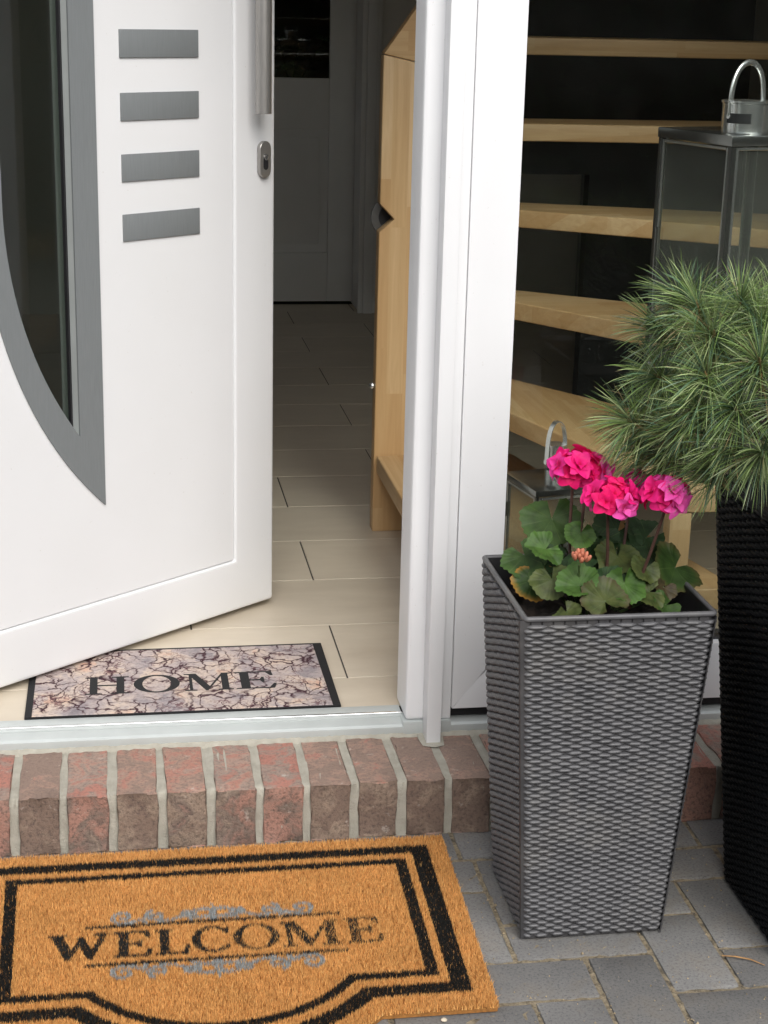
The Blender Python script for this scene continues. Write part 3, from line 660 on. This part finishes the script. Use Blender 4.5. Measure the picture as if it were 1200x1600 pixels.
def fitx(pts, x0, x1, y0, y1, ref=None):
    ref = ref or pts; a = min(p[0] for p in ref); b = max(p[0] for p in ref)
    return [(x0 + (p[0] - a) / (b - a) * (x1 - x0), y0 + p[1] * (y1 - y0)) for p in pts]
for ch, x0, x1 in (('H', -.082, .004), ('O', .013, .104), ('M', .113, .209), ('E', .214, .296)):
    if ch == 'O':
        holed('printed_letter', fitx(GO[0], x0, x1, 3.052, 3.139), fitx(GO[1], x0, x1, 3.052, 3.139, GO[0]), XY, .0070, .0078, M['ink'], hm)
    else: prism('printed_letter', fitx(GL[ch], x0, x1, 3.052, 3.139), XY, .0070, .0078, M['ink'], hm)

# ================================================================== WELCOME coir mat
wm = thing('welcome_mat', 'orange coir doormat printed WELCOME with black double border on the paving', 'doormat', (.133, 2.36, GZ))
CX = .133; ZC = 2.3726
def shape(x, y, hw, t, b, r): return ((np.abs(x - CX) < hw) & (y < t) & (y > b)) | (((x - CX) ** 2 + (y - ZC) ** 2 < r * r) & (y < ZC))
def inpoly(x, y, P):
    r = np.zeros(len(x), bool); n = len(P)
    for i in range(n):
        (x1, y1), (x2, y2) = P[i], P[(i + 1) % n]
        if y1 == y2: continue
        c = ((y1 > y) != (y2 > y)) & (x < (x2 - x1) * (y - y1) / (y2 - y1) + x1); r ^= c
    return r
bo = [(CX - .422, 2.659), (CX + .422, 2.659), (CX + .422, 2.122)]
hb_ = math.sqrt(.347 ** 2 - (ZC - 2.122) ** 2); a1 = math.atan2(2.122 - ZC, hb_); a0 = math.pi - a1 if False else math.atan2(2.122 - ZC, -hb_)
n = 30
aa = [a1 + ((a0 if a0 < a1 else a0 - 2 * math.pi) - a1) * i / n for i in range(n + 1)]
bo += [(CX + .347 * math.cos(t), ZC + .347 * math.sin(t)) for t in aa] + [(CX - .422, 2.122)]
bo = [(CX + (x - CX) * (1 - .036 * (2.662 - y) / .543), y) for x, y in bo]
prism('backing', bo, XY, GZ + .0015, GZ + .009, plain('coir_backing', (.30, .13, .03, 1), .9, 0, .3, 200, .6, 600), wm)
N = 290000
px = rng.uniform(CX - .43, CX + .43, N); py = rng.uniform(2.015, 2.67, N)
tp = 1 - .036 * (2.662 - py) / .543
k_ = shape(px, py, .424, 2.661, 2.120, .349); px, py, tp = px[k_], py[k_], tp[k_]; N = len(px)
Lh = rng.uniform(.0065, .0105, N); az = rng.uniform(0, 2 * np.pi, N); ti = np.abs(rng.normal(.26, .16, N)); wd = rng.uniform(.0006, .0010, N)
long_ = rng.random(N) < .006; Lh[long_] *= 1.8; ti[long_] = rng.uniform(1.0, 1.4, long_.sum()); wd[long_] *= .6
jx = px + .6 * Lh * np.sin(ti) * np.cos(az) * ~long_ + rng.normal(0, .0005, N); jy = py + .6 * Lh * np.sin(ti) * np.sin(az) * ~long_ + rng.normal(0, .0005, N)
black = (shape(jx, jy, .390, 2.626, 2.163, .313) & ~shape(jx, jy, .359, 2.599, 2.191, .284)) | (shape(jx, jy, .345, 2.581, 2.211, .2646) & ~shape(jx, jy, .325, 2.563, 2.229, .247))
bx_, jx = jx, CX + (jx - CX) * tp; px = CX + (px - CX) * tp
text = np.zeros(N, bool)
for ch, x0, x1 in (('W', -.133, -.036), ('E', -.028, .030), ('L', .036, .089), ('C', .094, .152), ('O', .159, .233), ('M', .236, .331), ('E', .341, .399)):
    if ch == 'O': text |= inpoly(jx, jy, fitx(GO[0], x0, x1, 2.319, 2.393)) & ~inpoly(jx, jy, fitx(GO[1], x0, x1, 2.319, 2.393, GO[0]))
    else:
        for ox, oy in ((0, 0), (.0013, 0), (-.0013, 0), (0, .0013), (0, -.0013)): text |= inpoly(jx + ox, jy + oy, fitx(GL[ch], x0, x1, 2.319, 2.393))
text |= (np.abs(jx - .131) < .206) & ((np.abs(jy - 2.412) < .0042) | (np.abs(jy - 2.300) < .0042))
# scroll ornament: strokes in ornament space (x outward from the centre, y away from the line)
def spiral(cx, cy, r0, r1, a0, a1, n=26): return [(cx + (r0 + (r1 - r0) * i / n) * math.cos(R(a0 + (a1 - a0) * i / n)), cy + (r0 + (r1 - r0) * i / n) * math.sin(R(a0 + (a1 - a0) * i / n)), (.0045 - .0010 * i / n)) for i in range(n + 1)]
strokes = [spiral(.146, .024, .020, .004, -95, 330), [(.143, .005, .005), (.125, .010, .005), (.105, .022, .0045), (.085, .030, .004)],
           spiral(.092, .024, .018, .003, 60, -310), [(.088, .006, .004), (.065, .010, .004), (.045, .022, .005), (.028, .034, .0045), (.012, .038, .0045), (.0, .030, .005)],
           spiral(.042, .028, .014, .003, 200, 500), [(.0, .008, .008), (.0, .022, .007), (.0, .040, .004), (.0, .052, .002)], [(.006, .012, .006), (.024, .012, .005), (.040, .006, .003)], [(.118, .014, .005), (.110, .006, .004)]]
gray = np.zeros(N, bool)
for base_y, sgn in ((2.414, 1), (2.298, -1)):
    ux = np.abs(jx - .131); uy = (jy - base_y) * sgn
    for S in strokes:
        for (ax, ay, aw), (bx, by, bw) in zip(S[:-1], S[1:]):
            dx, dy = bx - ax, by - ay; L2 = dx * dx + dy * dy + 1e-12
            t = np.clip(((ux - ax) * dx + (uy - ay) * dy) / L2, 0, 1)
            gray |= (ux - ax - t * dx) ** 2 + (uy - ay - t * dy) ** 2 < (aw + (bw - aw) * t) ** 2
wear = rng.random(N)
lowf = .5 + .5 * np.sin(px * 31 + 1.3 * np.sin(py * 23)) * np.sin(py * 37 + 2)
base = np.array([.68, .355, .115])[None] * (0.72 + .50 * rng.random(N) + .10 * lowf)[:, None]
tone = rng.random(N); base[tone > .93] = np.array([.78, .48, .18]); base[tone < .07] = np.array([.33, .12, .03])
col = base.copy()
ink = np.array([.012, .012, .011])[None] * (0.6 + 1.6 * rng.random(N))[:, None]
col[black & (wear < .985)] = ink[black & (wear < .985)]
fade = np.clip(.96 - .22 * np.clip((px - .1) / .3, 0, 1), 0, 1)
tk = text & (wear < fade); col[tk] = ink[tk] * 1.6
gk = gray & ~text & (wear < .96); col[gk] = np.array([.33, .35, .35])[None] * (.75 + .5 * rng.random(gk.sum()))[:, None]
z0 = GZ + .0085
tipx = px + Lh * np.sin(ti) * np.cos(az); tipy = py + Lh * np.sin(ti) * np.sin(az); tipz = z0 + np.maximum(.006, Lh * np.cos(ti) * .95)
fa = az + np.pi / 2 + rng.normal(0, .7, N)
V = np.empty((N, 3, 3)); V[:, 0] = np.stack([px - wd * np.cos(fa), py - wd * np.sin(fa), np.full(N, z0)], 1); V[:, 1] = np.stack([px + wd * np.cos(fa), py + wd * np.sin(fa), np.full(N, z0)], 1); V[:, 2] = np.stack([tipx, tipy, tipz], 1)
me = bpy.data.meshes.new('coir_pile'); me.vertices.add(3 * N); me.vertices.foreach_set('co', V.ravel()); me.loops.add(3 * N); me.loops.foreach_set('vertex_index', np.arange(3 * N, dtype=np.int32))
me.polygons.add(N); me.polygons.foreach_set('loop_start', np.arange(0, 3 * N, 3, dtype=np.int32)); me.update()
cc = np.ones((N, 3, 4), np.float32); cc[:, :, :3] = col[:, None, :]; color_attr(me, cc)
tag(link('coir_pile', me, M['coir'], wm), kind='stuff')

# ================================================================== woven planters
def planter(name, label, cx, cy, z0, z1, wb, wt, n, sp, ms, mk):
    t = thing(name, label, 'planter', (cx, cy, z0), 'woven planters by the door')
    def half(z): return (wb + (wt - wb) * (z - z0) / (z1 - z0)) / 2
    def ring(z, off):   # square ring sample: list of (pos, outward normal)
        h = half(z) + off; return h
    def shell(nm, o0, za, o1, zb, mat):
        a, b = half(za) + o0, half(zb) + o1
        V = [(cx + sx * a, cy + sy * a, za) for sx, sy in ((-1, -1), (1, -1), (1, 1), (-1, 1))] + [(cx + sx * b, cy + sy * b, zb) for sx, sy in ((-1, -1), (1, -1), (1, 1), (-1, 1))]
        return pyd(nm, V, [(0, 1, 5, 4), (1, 2, 6, 5), (2, 3, 7, 6), (3, 0, 4, 7)], mat, t)
    shell('body', -.005, z0 + .003, -.005, z1 - .004, mk)
    # stakes
    for side in range(4):
        ang = side * math.pi / 2; ca, sa = math.cos(ang), math.sin(ang)
        for i in range(n + 1):
            f = -1 + 2 * i / n
            if i == n: continue
            V = []; F = []; ZZ = [z0 + .002, z1 - .006]
            for zz in ZZ:
                h = half(zz); wv = h * .055 + .0008
                for a, d in ((-wv, -.004), (-wv * .8, -.0012), (wv * .8, -.0012), (wv, -.004)):
                    u = h * f + a; v = -h - d
                    V.append((cx + ca * u - sa * v, cy + sa * u + ca * v, zz))
            for k in range(3): F.append((k, k + 1, k + 5, k + 4))
            pyd('weave_stake', V, F, mk, t)
    rows = int((z1 - z0 - .016) / sp); per = 6
    prof = [(-.0020, 1.0), (.0012, .86), (.0029, .45), (.0034, 0), (.0029, -.45), (.0012, -.86), (-.0020, -1.0)]; m = len(prof)
    for r in range(rows):
        zc = z0 + .006 + sp * (r + .5); V = []; F = []; S = 4 * n * per
        for s_ in range(S):
            side, q_ = divmod(s_, n * per); ang = side * math.pi / 2; ca, sa = math.cos(ang), math.sin(ang)
            f = -1 + 2 * q_ / (n * per); ph = math.cos(math.pi * (q_ / per + r + side * n)); h = half(zc)
            bul = min(1, (.5 + .5 * ph) * 1.9); ex = -.0042 + .0056 * bul ** .45; vh = sp * (.17 + .37 * bul ** .7)
            edge = min(q_, n * per - q_) / per; bul *= min(1, .62 + edge * .5); ex = -.0042 + .0056 * bul ** .45
            for d, zf in prof:
                hh = h + (ex + d * (.55 + .45 * bul)); u = f * (h - .0012)
                v = -hh; z_ = zc + zf * vh + .0006 * math.sin(9 * f + r)
                V.append((cx + ca * u - sa * v, cy + sa * u + ca * v, z_))
        for s_ in range(S):
            s2 = (s_ + 1) % S
            for k in range(m - 1): F.append((s_ * m + k, s2 * m + k, s2 * m + k + 1, s_ * m + k + 1))
        pyd('weave_strand', V, F, ms, t, 180)
    # rim: rounded square bead
    h = half(z1); V = []; F = []; m = 12; cs = []
    rr = .007
    for sx, sy, a0 in ((1, 1, 0), (-1, 1, 90), (-1, -1, 180), (1, -1, 270)):
        for i in range(6):
            a = R(a0 + 90 * i / 5); cs.append((cx + sx * (h - rr) + rr * math.cos(a), cy + sy * (h - rr) + rr * math.sin(a), math.cos(a), math.sin(a)))
    for x, y, nx, ny in cs:
        for k in range(m):
            a = 2 * math.pi * k / m; V.append((x + nx * (.0044 * math.cos(a) - .002), y + ny * (.0044 * math.cos(a) - .002), z1 - .004 + .0044 * math.sin(a)))
    L_ = len(cs)
    for i in range(L_):
        for k in range(m): F.append((i * m + k, ((i + 1) % L_) * m + k, ((i + 1) % L_) * m + (k + 1) % m, i * m + (k + 1) % m))
    pyd('rim', V, F, ms, t, 180)
    shell('liner', -.0075, z1 - .12, -.0075, z1 - .003, M['pot_liner'])
    # soil
    gN = 26; hs_ = half(z1 - .05) - .008; V = []; F = []
    for i in range(gN + 1):
        for j in range(gN + 1):
            V.append((cx - hs_ + 2 * hs_ * i / gN, cy - hs_ + 2 * hs_ * j / gN, z1 - .052 + random.gauss(0, .004) + .006 * math.sin(i * .7) * math.cos(j * .9)))
    for i in range(gN):
        for j in range(gN): F.append((i * (gN + 1) + j, (i + 1) * (gN + 1) + j, (i + 1) * (gN + 1) + j + 1, i * (gN + 1) + j + 1))
    pyd('soil', V, F, M['soil'], t, 50)
    return t
planter('planter', 'grey woven square planter holding the pink geranium', .7425, 2.430, GZ, .432, .229, .301, 17, .0060, M['weave_grey'], M['stake_grey'])
planter('planter', 'taller black woven planter under the pine', 1.157, 2.335, GZ, .580, .266, .380, 19, .0062, M['weave_black'], M['stake_black'])

# ================================================================== geranium
ger = thing('geranium', 'geranium with bright pink flower heads and round leaves in the grey planter', 'plant', (.745, 2.43, .38))
def leaf(name, c, r, nrm, rot, colr, crink=.10, edge=None, cup=.25):
    c = Vector(c); nrm = Vector(nrm).normalized(); q_ = nrm.to_track_quat('Z', 'Y').to_matrix(); rot_m = Matrix.Rotation(rot, 3, 'Z')
    NA, NR = 96, 7; V = []; F = []; UV = []; C = []
    ph = random.uniform(0, 6.28); lob = 7
    for j in range(NR + 1):
        t = j / NR
        for i in range(NA + 1):
            s_ = i / NA; a = R(18) + s_ * R(324)
            notch = min(1, .62 + 1.9 * min(s_, 1 - s_))
            rad = r * notch * (1 + .022 * math.cos(lob * 2 * math.pi * (s_ - .5)) + .028 * math.cos(24 * 2 * math.pi * s_)) * 1.10 * t
            x, y = rad * math.cos(a) + .0, rad * math.sin(a)
            z = r * (cup * t * t * (.6 + .4 * math.cos(2 * a + ph)) + crink * .6 * t ** 3 * math.sin(5 * 2 * math.pi * s_ + ph) + .14 * crink * t * t * math.sin(13 * a + ph * 2) + .13 * math.sin(a * 2 + ph) * t + .10 * math.sin(a * 3 + ph * 1.7) * t * t)
            p = q_ @ (rot_m @ Vector((x, y, z))); V.append(c + p); UV.append((s_, t))
            k = (1 + .25 * (t - .5) + random.uniform(-.05, .05)) * (1 - .38 * math.exp(-((t - .58) / .13) ** 2)); cc_ = [v * k for v in colr]
            if edge and t > .75:
                e_ = (t - .75) / .25; cc_ = [a_ * (1 - e_) + b_ * e_ for a_, b_ in zip(cc_, edge)]
            C.append((*cc_, 1))
    for j in range(NR):
        for i in range(NA):
            a = j * (NA + 1) + i; F.append((a, a + 1, a + NA + 2, a + NA + 1))
    o = pyd(name, V, F, M['leaf'], ger, 180); color_attr(o.data, C)
    uvl = o.data.uv_layers.new(name='UVMap'); vi = np.empty(len(o.data.loops), np.int32); o.data.loops.foreach_get('vertex_index', vi)
    uvl.data.foreach_set('uv', np.asarray(UV, np.float32)[vi].ravel())
    base_p = Vector((.745 + (c.x - .745) * .35, 2.44 + (c.y - 2.44) * .35, .385)); mid = base_p.lerp(c, .6) + Vector((0, 0, .012))
    stalk = tube('leaf_stalk', [base_p, mid, c], [.0024, .0020, .0016], M['petiole'], o, 6)
    return o
G1 = (.048, .095, .021); G2 = (.070, .145, .029); G3 = (.027, .060, .021); OL = (.080, .098, .028); BR = (.075, .055, .026)
LV = [((.685, 2.5, .518), .047, (-.15, -.75, .65), 1.5, G1, .07, None, .12), ((.633, 2.46, .47), .038, (-.35, -.6, .7), 2.4, G1, .08, None, .2), ((.656, 2.42, .493), .030, (.1, -.55, .8), .4, G2, .22, None, .35),
      ((.643, 2.43, .44), .034, (-.2, -.75, .55), 1.7, G1, .10, (.42, .20, .03), .15), ((.661, 2.39, .453), .033, (-.3, -.6, .75), 2.0, OL, .08, None, .2), ((.714, 2.43, .515), .024, (-.1, -.85, .5), 1.2, G2, .08, None, .2),
      ((.751, 2.45, .489), .027, (.3, -.75, .5), 1.0, G3, .08, None, .25), ((.804, 2.52, .487), .040, (.1, -.5, .85), .7, G3, .12, None, .3), ((.854, 2.52, .475), .040, (.25, -.6, .75), .2, G3, .12, None, .25),
      ((.775, 2.42, .477), .036, (.05, -.55, .8), 1.4, OL, .10, None, .3), ((.879, 2.44, .449), .043, (.35, -.6, .7), .3, G1, .09, (.10, .085, .03), .25), ((.808, 2.38, .47), .024, (.2, -.7, .7), .7, OL, .10, None, .2),
      ((.694, 2.35, .455), .034, (-.1, -.5, .85), -.6, G2, .16, None, .35), ((.769, 2.36, .453), .033, (.2, -.75, .6), 1.5, G2, .14, None, .35), ((.729, 2.325, .437), .037, (.05, -.55, .8), -1.5, OL, .12, BR, .25),
      ((.813, 2.365, .436), .030, (.2, -.65, .7), .1, OL, .12, None, .25), ((.669, 2.325, .421), .022, (-.5, -.3, .8), 2.5, OL, .10, None, .2), ((.848, 2.4, .43), .021, (.3, -.6, .7), .5, BR, .12, None, .25),
      ((.720, 2.40, .462), .030, (0, -.6, .8), .2, G3, .1, None, .2), ((.745, 2.38, .448), .032, (.1, -.5, .85), 2.2, G3, .1, None, .2), ((.69, 2.44, .468), .032, (-.2, -.5, .8), 1.1, G3, .1, None, .2),
      ((.80, 2.44, .460), .034, (.2, -.5, .8), 2.8, G3, .1, None, .2), ((.84, 2.46, .463), .032, (.2, -.4, .9), .9, G3, .1, None, .2), ((.76, 2.50, .480), .036, (0, -.3, .95), 1.9, G3, .1, None, .2), ((.71, 2.51, .47), .034, (-.2, .2, .9), 1.9, G3, .1, None, .2), ((.84, 2.36, .415), .024, (.3, -.5, .8), 0, G1, .12, None, .25)]
for a in LV:
    o = leaf('leaf', *a)
    if a[6] and a[6][0] > .3: tag(o, 'leaf with yellow-orange withered edge')
def petal_mesh(V, F, C, c, d, up, L_, wd, colr):
    d = d.normalized(); s_ = d.cross(up).normalized(); nn = s_.cross(d).normalized(); b0 = len(V); NI = 6; NJ = 4
    ph = random.uniform(0, 6.28)
    for i in range(NI + 1):
        t = i / NI; wv = wd * (math.sin(math.pi * min(1, .10 + .80 * t ** .8)) ** .7 if t < 1 else .45)
        for j in range(NJ + 1):
            q_ = j / NJ * 2 - 1
            p = c + d * L_ * (t - .12 * q_ * q_ * t) + s_ * q_ * wv / 2 + nn * (L_ * (.30 * t - .42 * t * t) + .12 * wd * q_ * q_ + .05 * L_ * t * math.sin(3 * q_ + ph))
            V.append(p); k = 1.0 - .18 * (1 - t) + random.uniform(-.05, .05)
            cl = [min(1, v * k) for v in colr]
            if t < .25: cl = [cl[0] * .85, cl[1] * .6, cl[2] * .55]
            C.append((*cl, 1))
    for i in range(NI):
        for j in range(NJ): a = b0 + i * (NJ + 1) + j; F.append((a, a + 1, a + NJ + 2, a + NJ + 1))
def flower_head(c, rad, nfl, base, fs=.0250, face=(0, -.6, .6)):
    c = Vector(c); base = Vector(base)
    head = tube('flower_stem', [base, base.lerp(c, .5) + Vector((random.uniform(-.006, .006), 0, .0)), c - Vector((0, 0, rad * .75))], [.0030, .0026, .0024], M['stem'], ger, 8)
    for i in range(nfl):
        y = 1 - (i + .5) / nfl * 1.55; an = i * 2.39996; rr = math.sqrt(max(0, 1 - y * y))
        n_ = Vector((rr * math.cos(an), rr * math.sin(an), y)); n_ = (n_ + Vector(face) * .35).normalized()
        fc = c + Vector((n_.x * rad, n_.y * rad, n_.z * rad * .66)) * random.uniform(.70, 1.28)
        V, F, C = [], [], []
        ux = n_.cross(Vector((.3, .2, 1))).normalized(); uy = n_.cross(ux)
        tone = random.choice(((.90, .018, .24), (.93, .05, .38), (.86, .012, .17), (.94, .11, .50)))
        np_ = random.choice((5, 5, 6)); off = random.uniform(0, 6.28)
        for k in range(np_):
            a = off + 2 * math.pi * k / np_ + random.uniform(-.15, .15)
            petal_mesh(V, F, C, fc, ux * math.cos(a) + uy * math.sin(a) + n_ * random.uniform(.05, .45), n_, fs * random.uniform(.85, 1.12), fs * random.uniform(.75, 1.0), tone)
        for k in range(3):
            a = off + 2.1 * k + .5; petal_mesh(V, F, C, fc + n_ * .002, ux * math.cos(a) + uy * math.sin(a) + n_ * random.uniform(.7, 1.2), n_, fs * .6, fs * .5, tone)
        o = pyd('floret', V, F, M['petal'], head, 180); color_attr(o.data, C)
    for i in range(6):
        a = i * 1.05; p0 = c - Vector((0, 0, rad * .7)); p1 = c + Vector((math.cos(a) * rad * .7, math.sin(a) * rad * .7, -rad * .35))
        tube('pedicel', [p0, p0.lerp(p1, .5) + Vector((0, 0, .004)), p1], .0011, M['stem'], head, 5)
    return head
flower_head((.708, 2.47, .608), .031, 10, (.712, 2.455, .40))
flower_head((.733, 2.475, .603), .026, 9, (.722, 2.46, .40))
flower_head((.741, 2.38, .585), .032, 12, (.758, 2.42, .40))
flower_head((.8185, 2.34, .599), .032, 12, (.790, 2.39, .40))
flower_head((.806, 2.47, .574), .022, 7, (.79, 2.45, .40))
bs = tube('bud_stem', [(.72, 2.40, .40), (.70, 2.37, .45), (.692, 2.352, .488)], [.0024, .002, .0018], M['petiole'], ger, 7)
for i in range(17):
    a = i * 2.4; rr = .015 * math.sqrt((i + .5) / 17); top = Vector((.692 + rr * math.cos(a), 2.350 + rr * math.sin(a) - .004, .502 + .010 - 40 * rr * rr + random.uniform(-.002, .002)))
    d = Vector((math.cos(a) * rr * 30, math.sin(a) * rr * 30 - .3, .8)).normalized()
    tube('bud', [top - d * .010, top - d * .007, top - d * .002, top + d * .003, top + d * .005], [.0010, .0028, .0036, .0026, .0006], M['bud'], bs, 8)

# ================================================================== dwarf pine in the black planter
pine = thing('dwarf_pine', 'small grafted pine with long soft green needles in the black planter', 'tree', (1.157, 2.335, .53))
PC = Vector((1.10, 2.33, .77))
trunk = tube('trunk', [(1.157, 2.335, .52), (1.15, 2.335, .60), (1.14, 2.33, .68), (1.12, 2.33, .76), (1.11, 2.33, .82)], [.017, .015, .013, .010, .006], M['bark'], pine, 12)
front = [(0.848, 2.42, 0.886), (0.853, 2.36, 0.886), (0.911, 2.34, 0.894), (0.859, 2.3, 0.854), (0.822, 2.42, 0.837), (0.847, 2.28, 0.797), (0.822, 2.42, 0.767), (0.781, 2.42, 0.697), (0.838, 2.36, 0.694), (0.885, 2.26, 0.695), (0.91, 2.2, 0.703), (0.902, 2.22, 0.828), (0.927, 2.3, 0.868), (0.83, 2.45, 0.709), (0.88, 2.24, 0.758), (0.815, 2.46, 0.644), (0.844, 2.3, 0.744), (0.848, 2.42, 0.628), (0.879, 2.32, 0.645)]
tips = [Vector(p) for p in front]
i = 0
while len(tips) < 60:
    i += 1
    a = random.uniform(0, 6.28); u = random.uniform(-.75, 1)
    d = Vector((math.cos(a) * math.sqrt(1 - u * u), math.sin(a) * math.sqrt(1 - u * u), u))
    p = PC + Vector((d.x * .30, d.y * .20, d.z * .15)) * random.uniform(.78, 1.0)
    if p.x < .86 or p.z < .725 or p.z > .885: continue
    if min((p - t).length for t in tips) < .050: continue
    tips.append(p)
    if i > 4000: break
def tuft(p, nn_):
    ax = (p - (PC + Vector((.02, .06, -.14)))).normalized(); ax = (ax * .8 + Vector((random.uniform(-.45, .45), random.uniform(-.65, .15), random.uniform(.05, .6)))).normalized()
    a0 = ax.orthogonal().normalized(); b0 = ax.cross(a0); V = []; F = []; C = []
    tonec = random.uniform(.70, 1.25)
    for i in range(nn_):
        t = random.random(); root = p - ax * (.040 * t * t) ; an = random.uniform(0, 6.28)
        sp_ = random.uniform(.55, 1.45) if t > .18 else random.uniform(.05, .7)
        d = (ax * math.cos(sp_) + (a0 * math.cos(an) + b0 * math.sin(an)) * math.sin(sp_)).normalized()
        L_ = random.uniform(.062, .092); g_ = random.uniform(.25, 1.1); wv = random.uniform(.00045, .00075)
        sdir = d.cross(Vector((random.uniform(-1, 1), random.uniform(-1, 1), random.uniform(-1, 1)))).normalized()
        q_ = random.random()
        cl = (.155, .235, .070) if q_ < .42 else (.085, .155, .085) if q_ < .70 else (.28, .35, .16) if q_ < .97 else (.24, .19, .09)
        k = random.uniform(.75, 1.25) * tonec; b_ = len(V); SEG = 5; pos = Vector(root); dd = Vector(d)
        for s_ in range(SEG + 1):
            f = s_ / SEG; w_ = wv * (1 if f < .8 else (1 - f) / .2 * .9 + .1)
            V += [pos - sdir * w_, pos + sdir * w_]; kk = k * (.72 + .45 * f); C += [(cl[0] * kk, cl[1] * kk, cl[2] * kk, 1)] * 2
            dd = (dd + Vector((0, 0, -1)) * g_ / SEG).normalized(); pos = pos + dd * L_ / SEG
        for s_ in range(SEG): F.append((b_ + 2 * s_, b_ + 2 * s_ + 1, b_ + 2 * s_ + 3, b_ + 2 * s_ + 2))
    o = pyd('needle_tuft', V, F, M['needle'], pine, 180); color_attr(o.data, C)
    tube('candle', [p - ax * .05, p - ax * .01, p + ax * .006, p + ax * .013], [.0026, .0024, .0030, .0012], M['shoot'], o, 6)
for i, p in enumerate(tips):
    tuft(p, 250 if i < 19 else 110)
    b0 = Vector((1.13, 2.33, random.uniform(.64, .78))); md = b0.lerp(p, .55) - Vector((0, 0, .035))
    ax = (p - (PC + Vector((.02, .06, -.14)))).normalized()
    tube('branch', [b0, md, p - ax * .045], [.006, .004, .0026], M['bark'], pine, 6)

# ================================================================== small litter on the paving
nd = tube('fallen_needle', [(.931, 2.2285, GZ + .003), (.95, 2.2205, GZ + .005), (.972, 2.209, GZ + .005), (.990, 2.193, GZ + .003)], [.0008, .0013, .0013, .0006], plain('dry_needle', (.36, .20, .08, 1), .7, 0, .3, 90), None, 6)
tag(nd, 'thin dry brown pine needle lying on the grey paving', 'needle')
pb = lathe('pebble', [(.0, GZ + .001), (.004, GZ + .0015), (.005, GZ + .003), (.003, GZ + .005), (0, GZ + .0055)], (.455, 2.108), plain('pale_pebble', (.6, .52, .40, 1), .8, 0, .2, 90), None, 8)
tag(pb, 'tiny pale pebble lying on the paving at the front edge of the welcome mat', 'pebble')

ng = 900
gx = np.concatenate([rng.uniform(.45, 1.35, ng // 2), X0 + U * rng.integers(-2, 6, ng // 2) + rng.normal(0, .007, ng // 2)]); gy = rng.uniform(1.95, 2.66, ng)
V = []; F = []
for x, y in zip(gx, gy):
    r_ = abs(random.gauss(0, .0009)) + .0005; b_ = len(V); a_ = random.uniform(0, 6)
    V += [(x + r_ * math.cos(a_ + t), y + r_ * math.sin(a_ + t), GZ + .0003) for t in (0, 2.1, 4.2)] + [(x, y, GZ + .0005 + r_ * 1.2)]; F += [(b_, b_ + 1, b_ + 3), (b_ + 1, b_ + 2, b_ + 3), (b_ + 2, b_, b_ + 3)]
tag(pyd('sand_grains', V, F, plain('loose_sand', (.34, .27, .17, 1), .9, 0, .5, 60)), 'loose sand grains scattered on the grey paving', 'sand', kind='stuff')

# ================================================================== unseen hedges added to darken the reflections in the glass
def hedge(name, label, x0, x1, y0, y1, h, nl):
    t = thing(name, label, 'hedge', ((x0 + x1) / 2, (y0 + y1) / 2, GZ), 'added hedges that darken the reflections')
    box('inner_branches', x0 + .12, x1 - .12, y0 + .12, y1 - .12, GZ, h - .1, M['bark'], t)
    P = np.stack([rng.uniform(x0, x1, nl), rng.uniform(y0, y1, nl), rng.uniform(GZ + .02, h, nl)], 1)
    f = rng.integers(0, 3, nl); e_ = rng.integers(0, 2, nl)
    lx = np.where(e_ == 0, x0, x1); ly = np.where(e_ == 0, y0, y1)
    P[f == 0, 0] = lx[f == 0]; P[f == 1, 1] = ly[f == 1]; P[f == 2, 2] = h
    P += rng.normal(0, .06, P.shape); P[:, 2] = np.maximum(P[:, 2], GZ + .01)
    A = rng.normal(0, 1, P.shape); A /= np.linalg.norm(A, axis=1)[:, None]; Bv = np.cross(A, rng.normal(0, 1, P.shape)); Bv /= np.linalg.norm(Bv, axis=1)[:, None]
    s_ = .07; V = np.stack([P - A * s_, P - Bv * s_ * .6, P + A * s_, P + Bv * s_ * .6], 1).reshape(-1, 3); F = np.arange(4 * nl).reshape(-1, 4)
    o = pyd('foliage', V.tolist(), F.tolist(), M['hedge'], t); tag(o, kind='stuff')
hedge('added_hedge', 'unseen dark green hedge added behind the viewer to darken the side window reflection', -7, 6.2, -4.6, -3.6, 2.3, 26000)
hedge('added_hedge', 'unseen dark green hedge added at the right to darken the door glass reflection', 6.3, 7.2, -4.6, 2.8, 2.6, 16000)
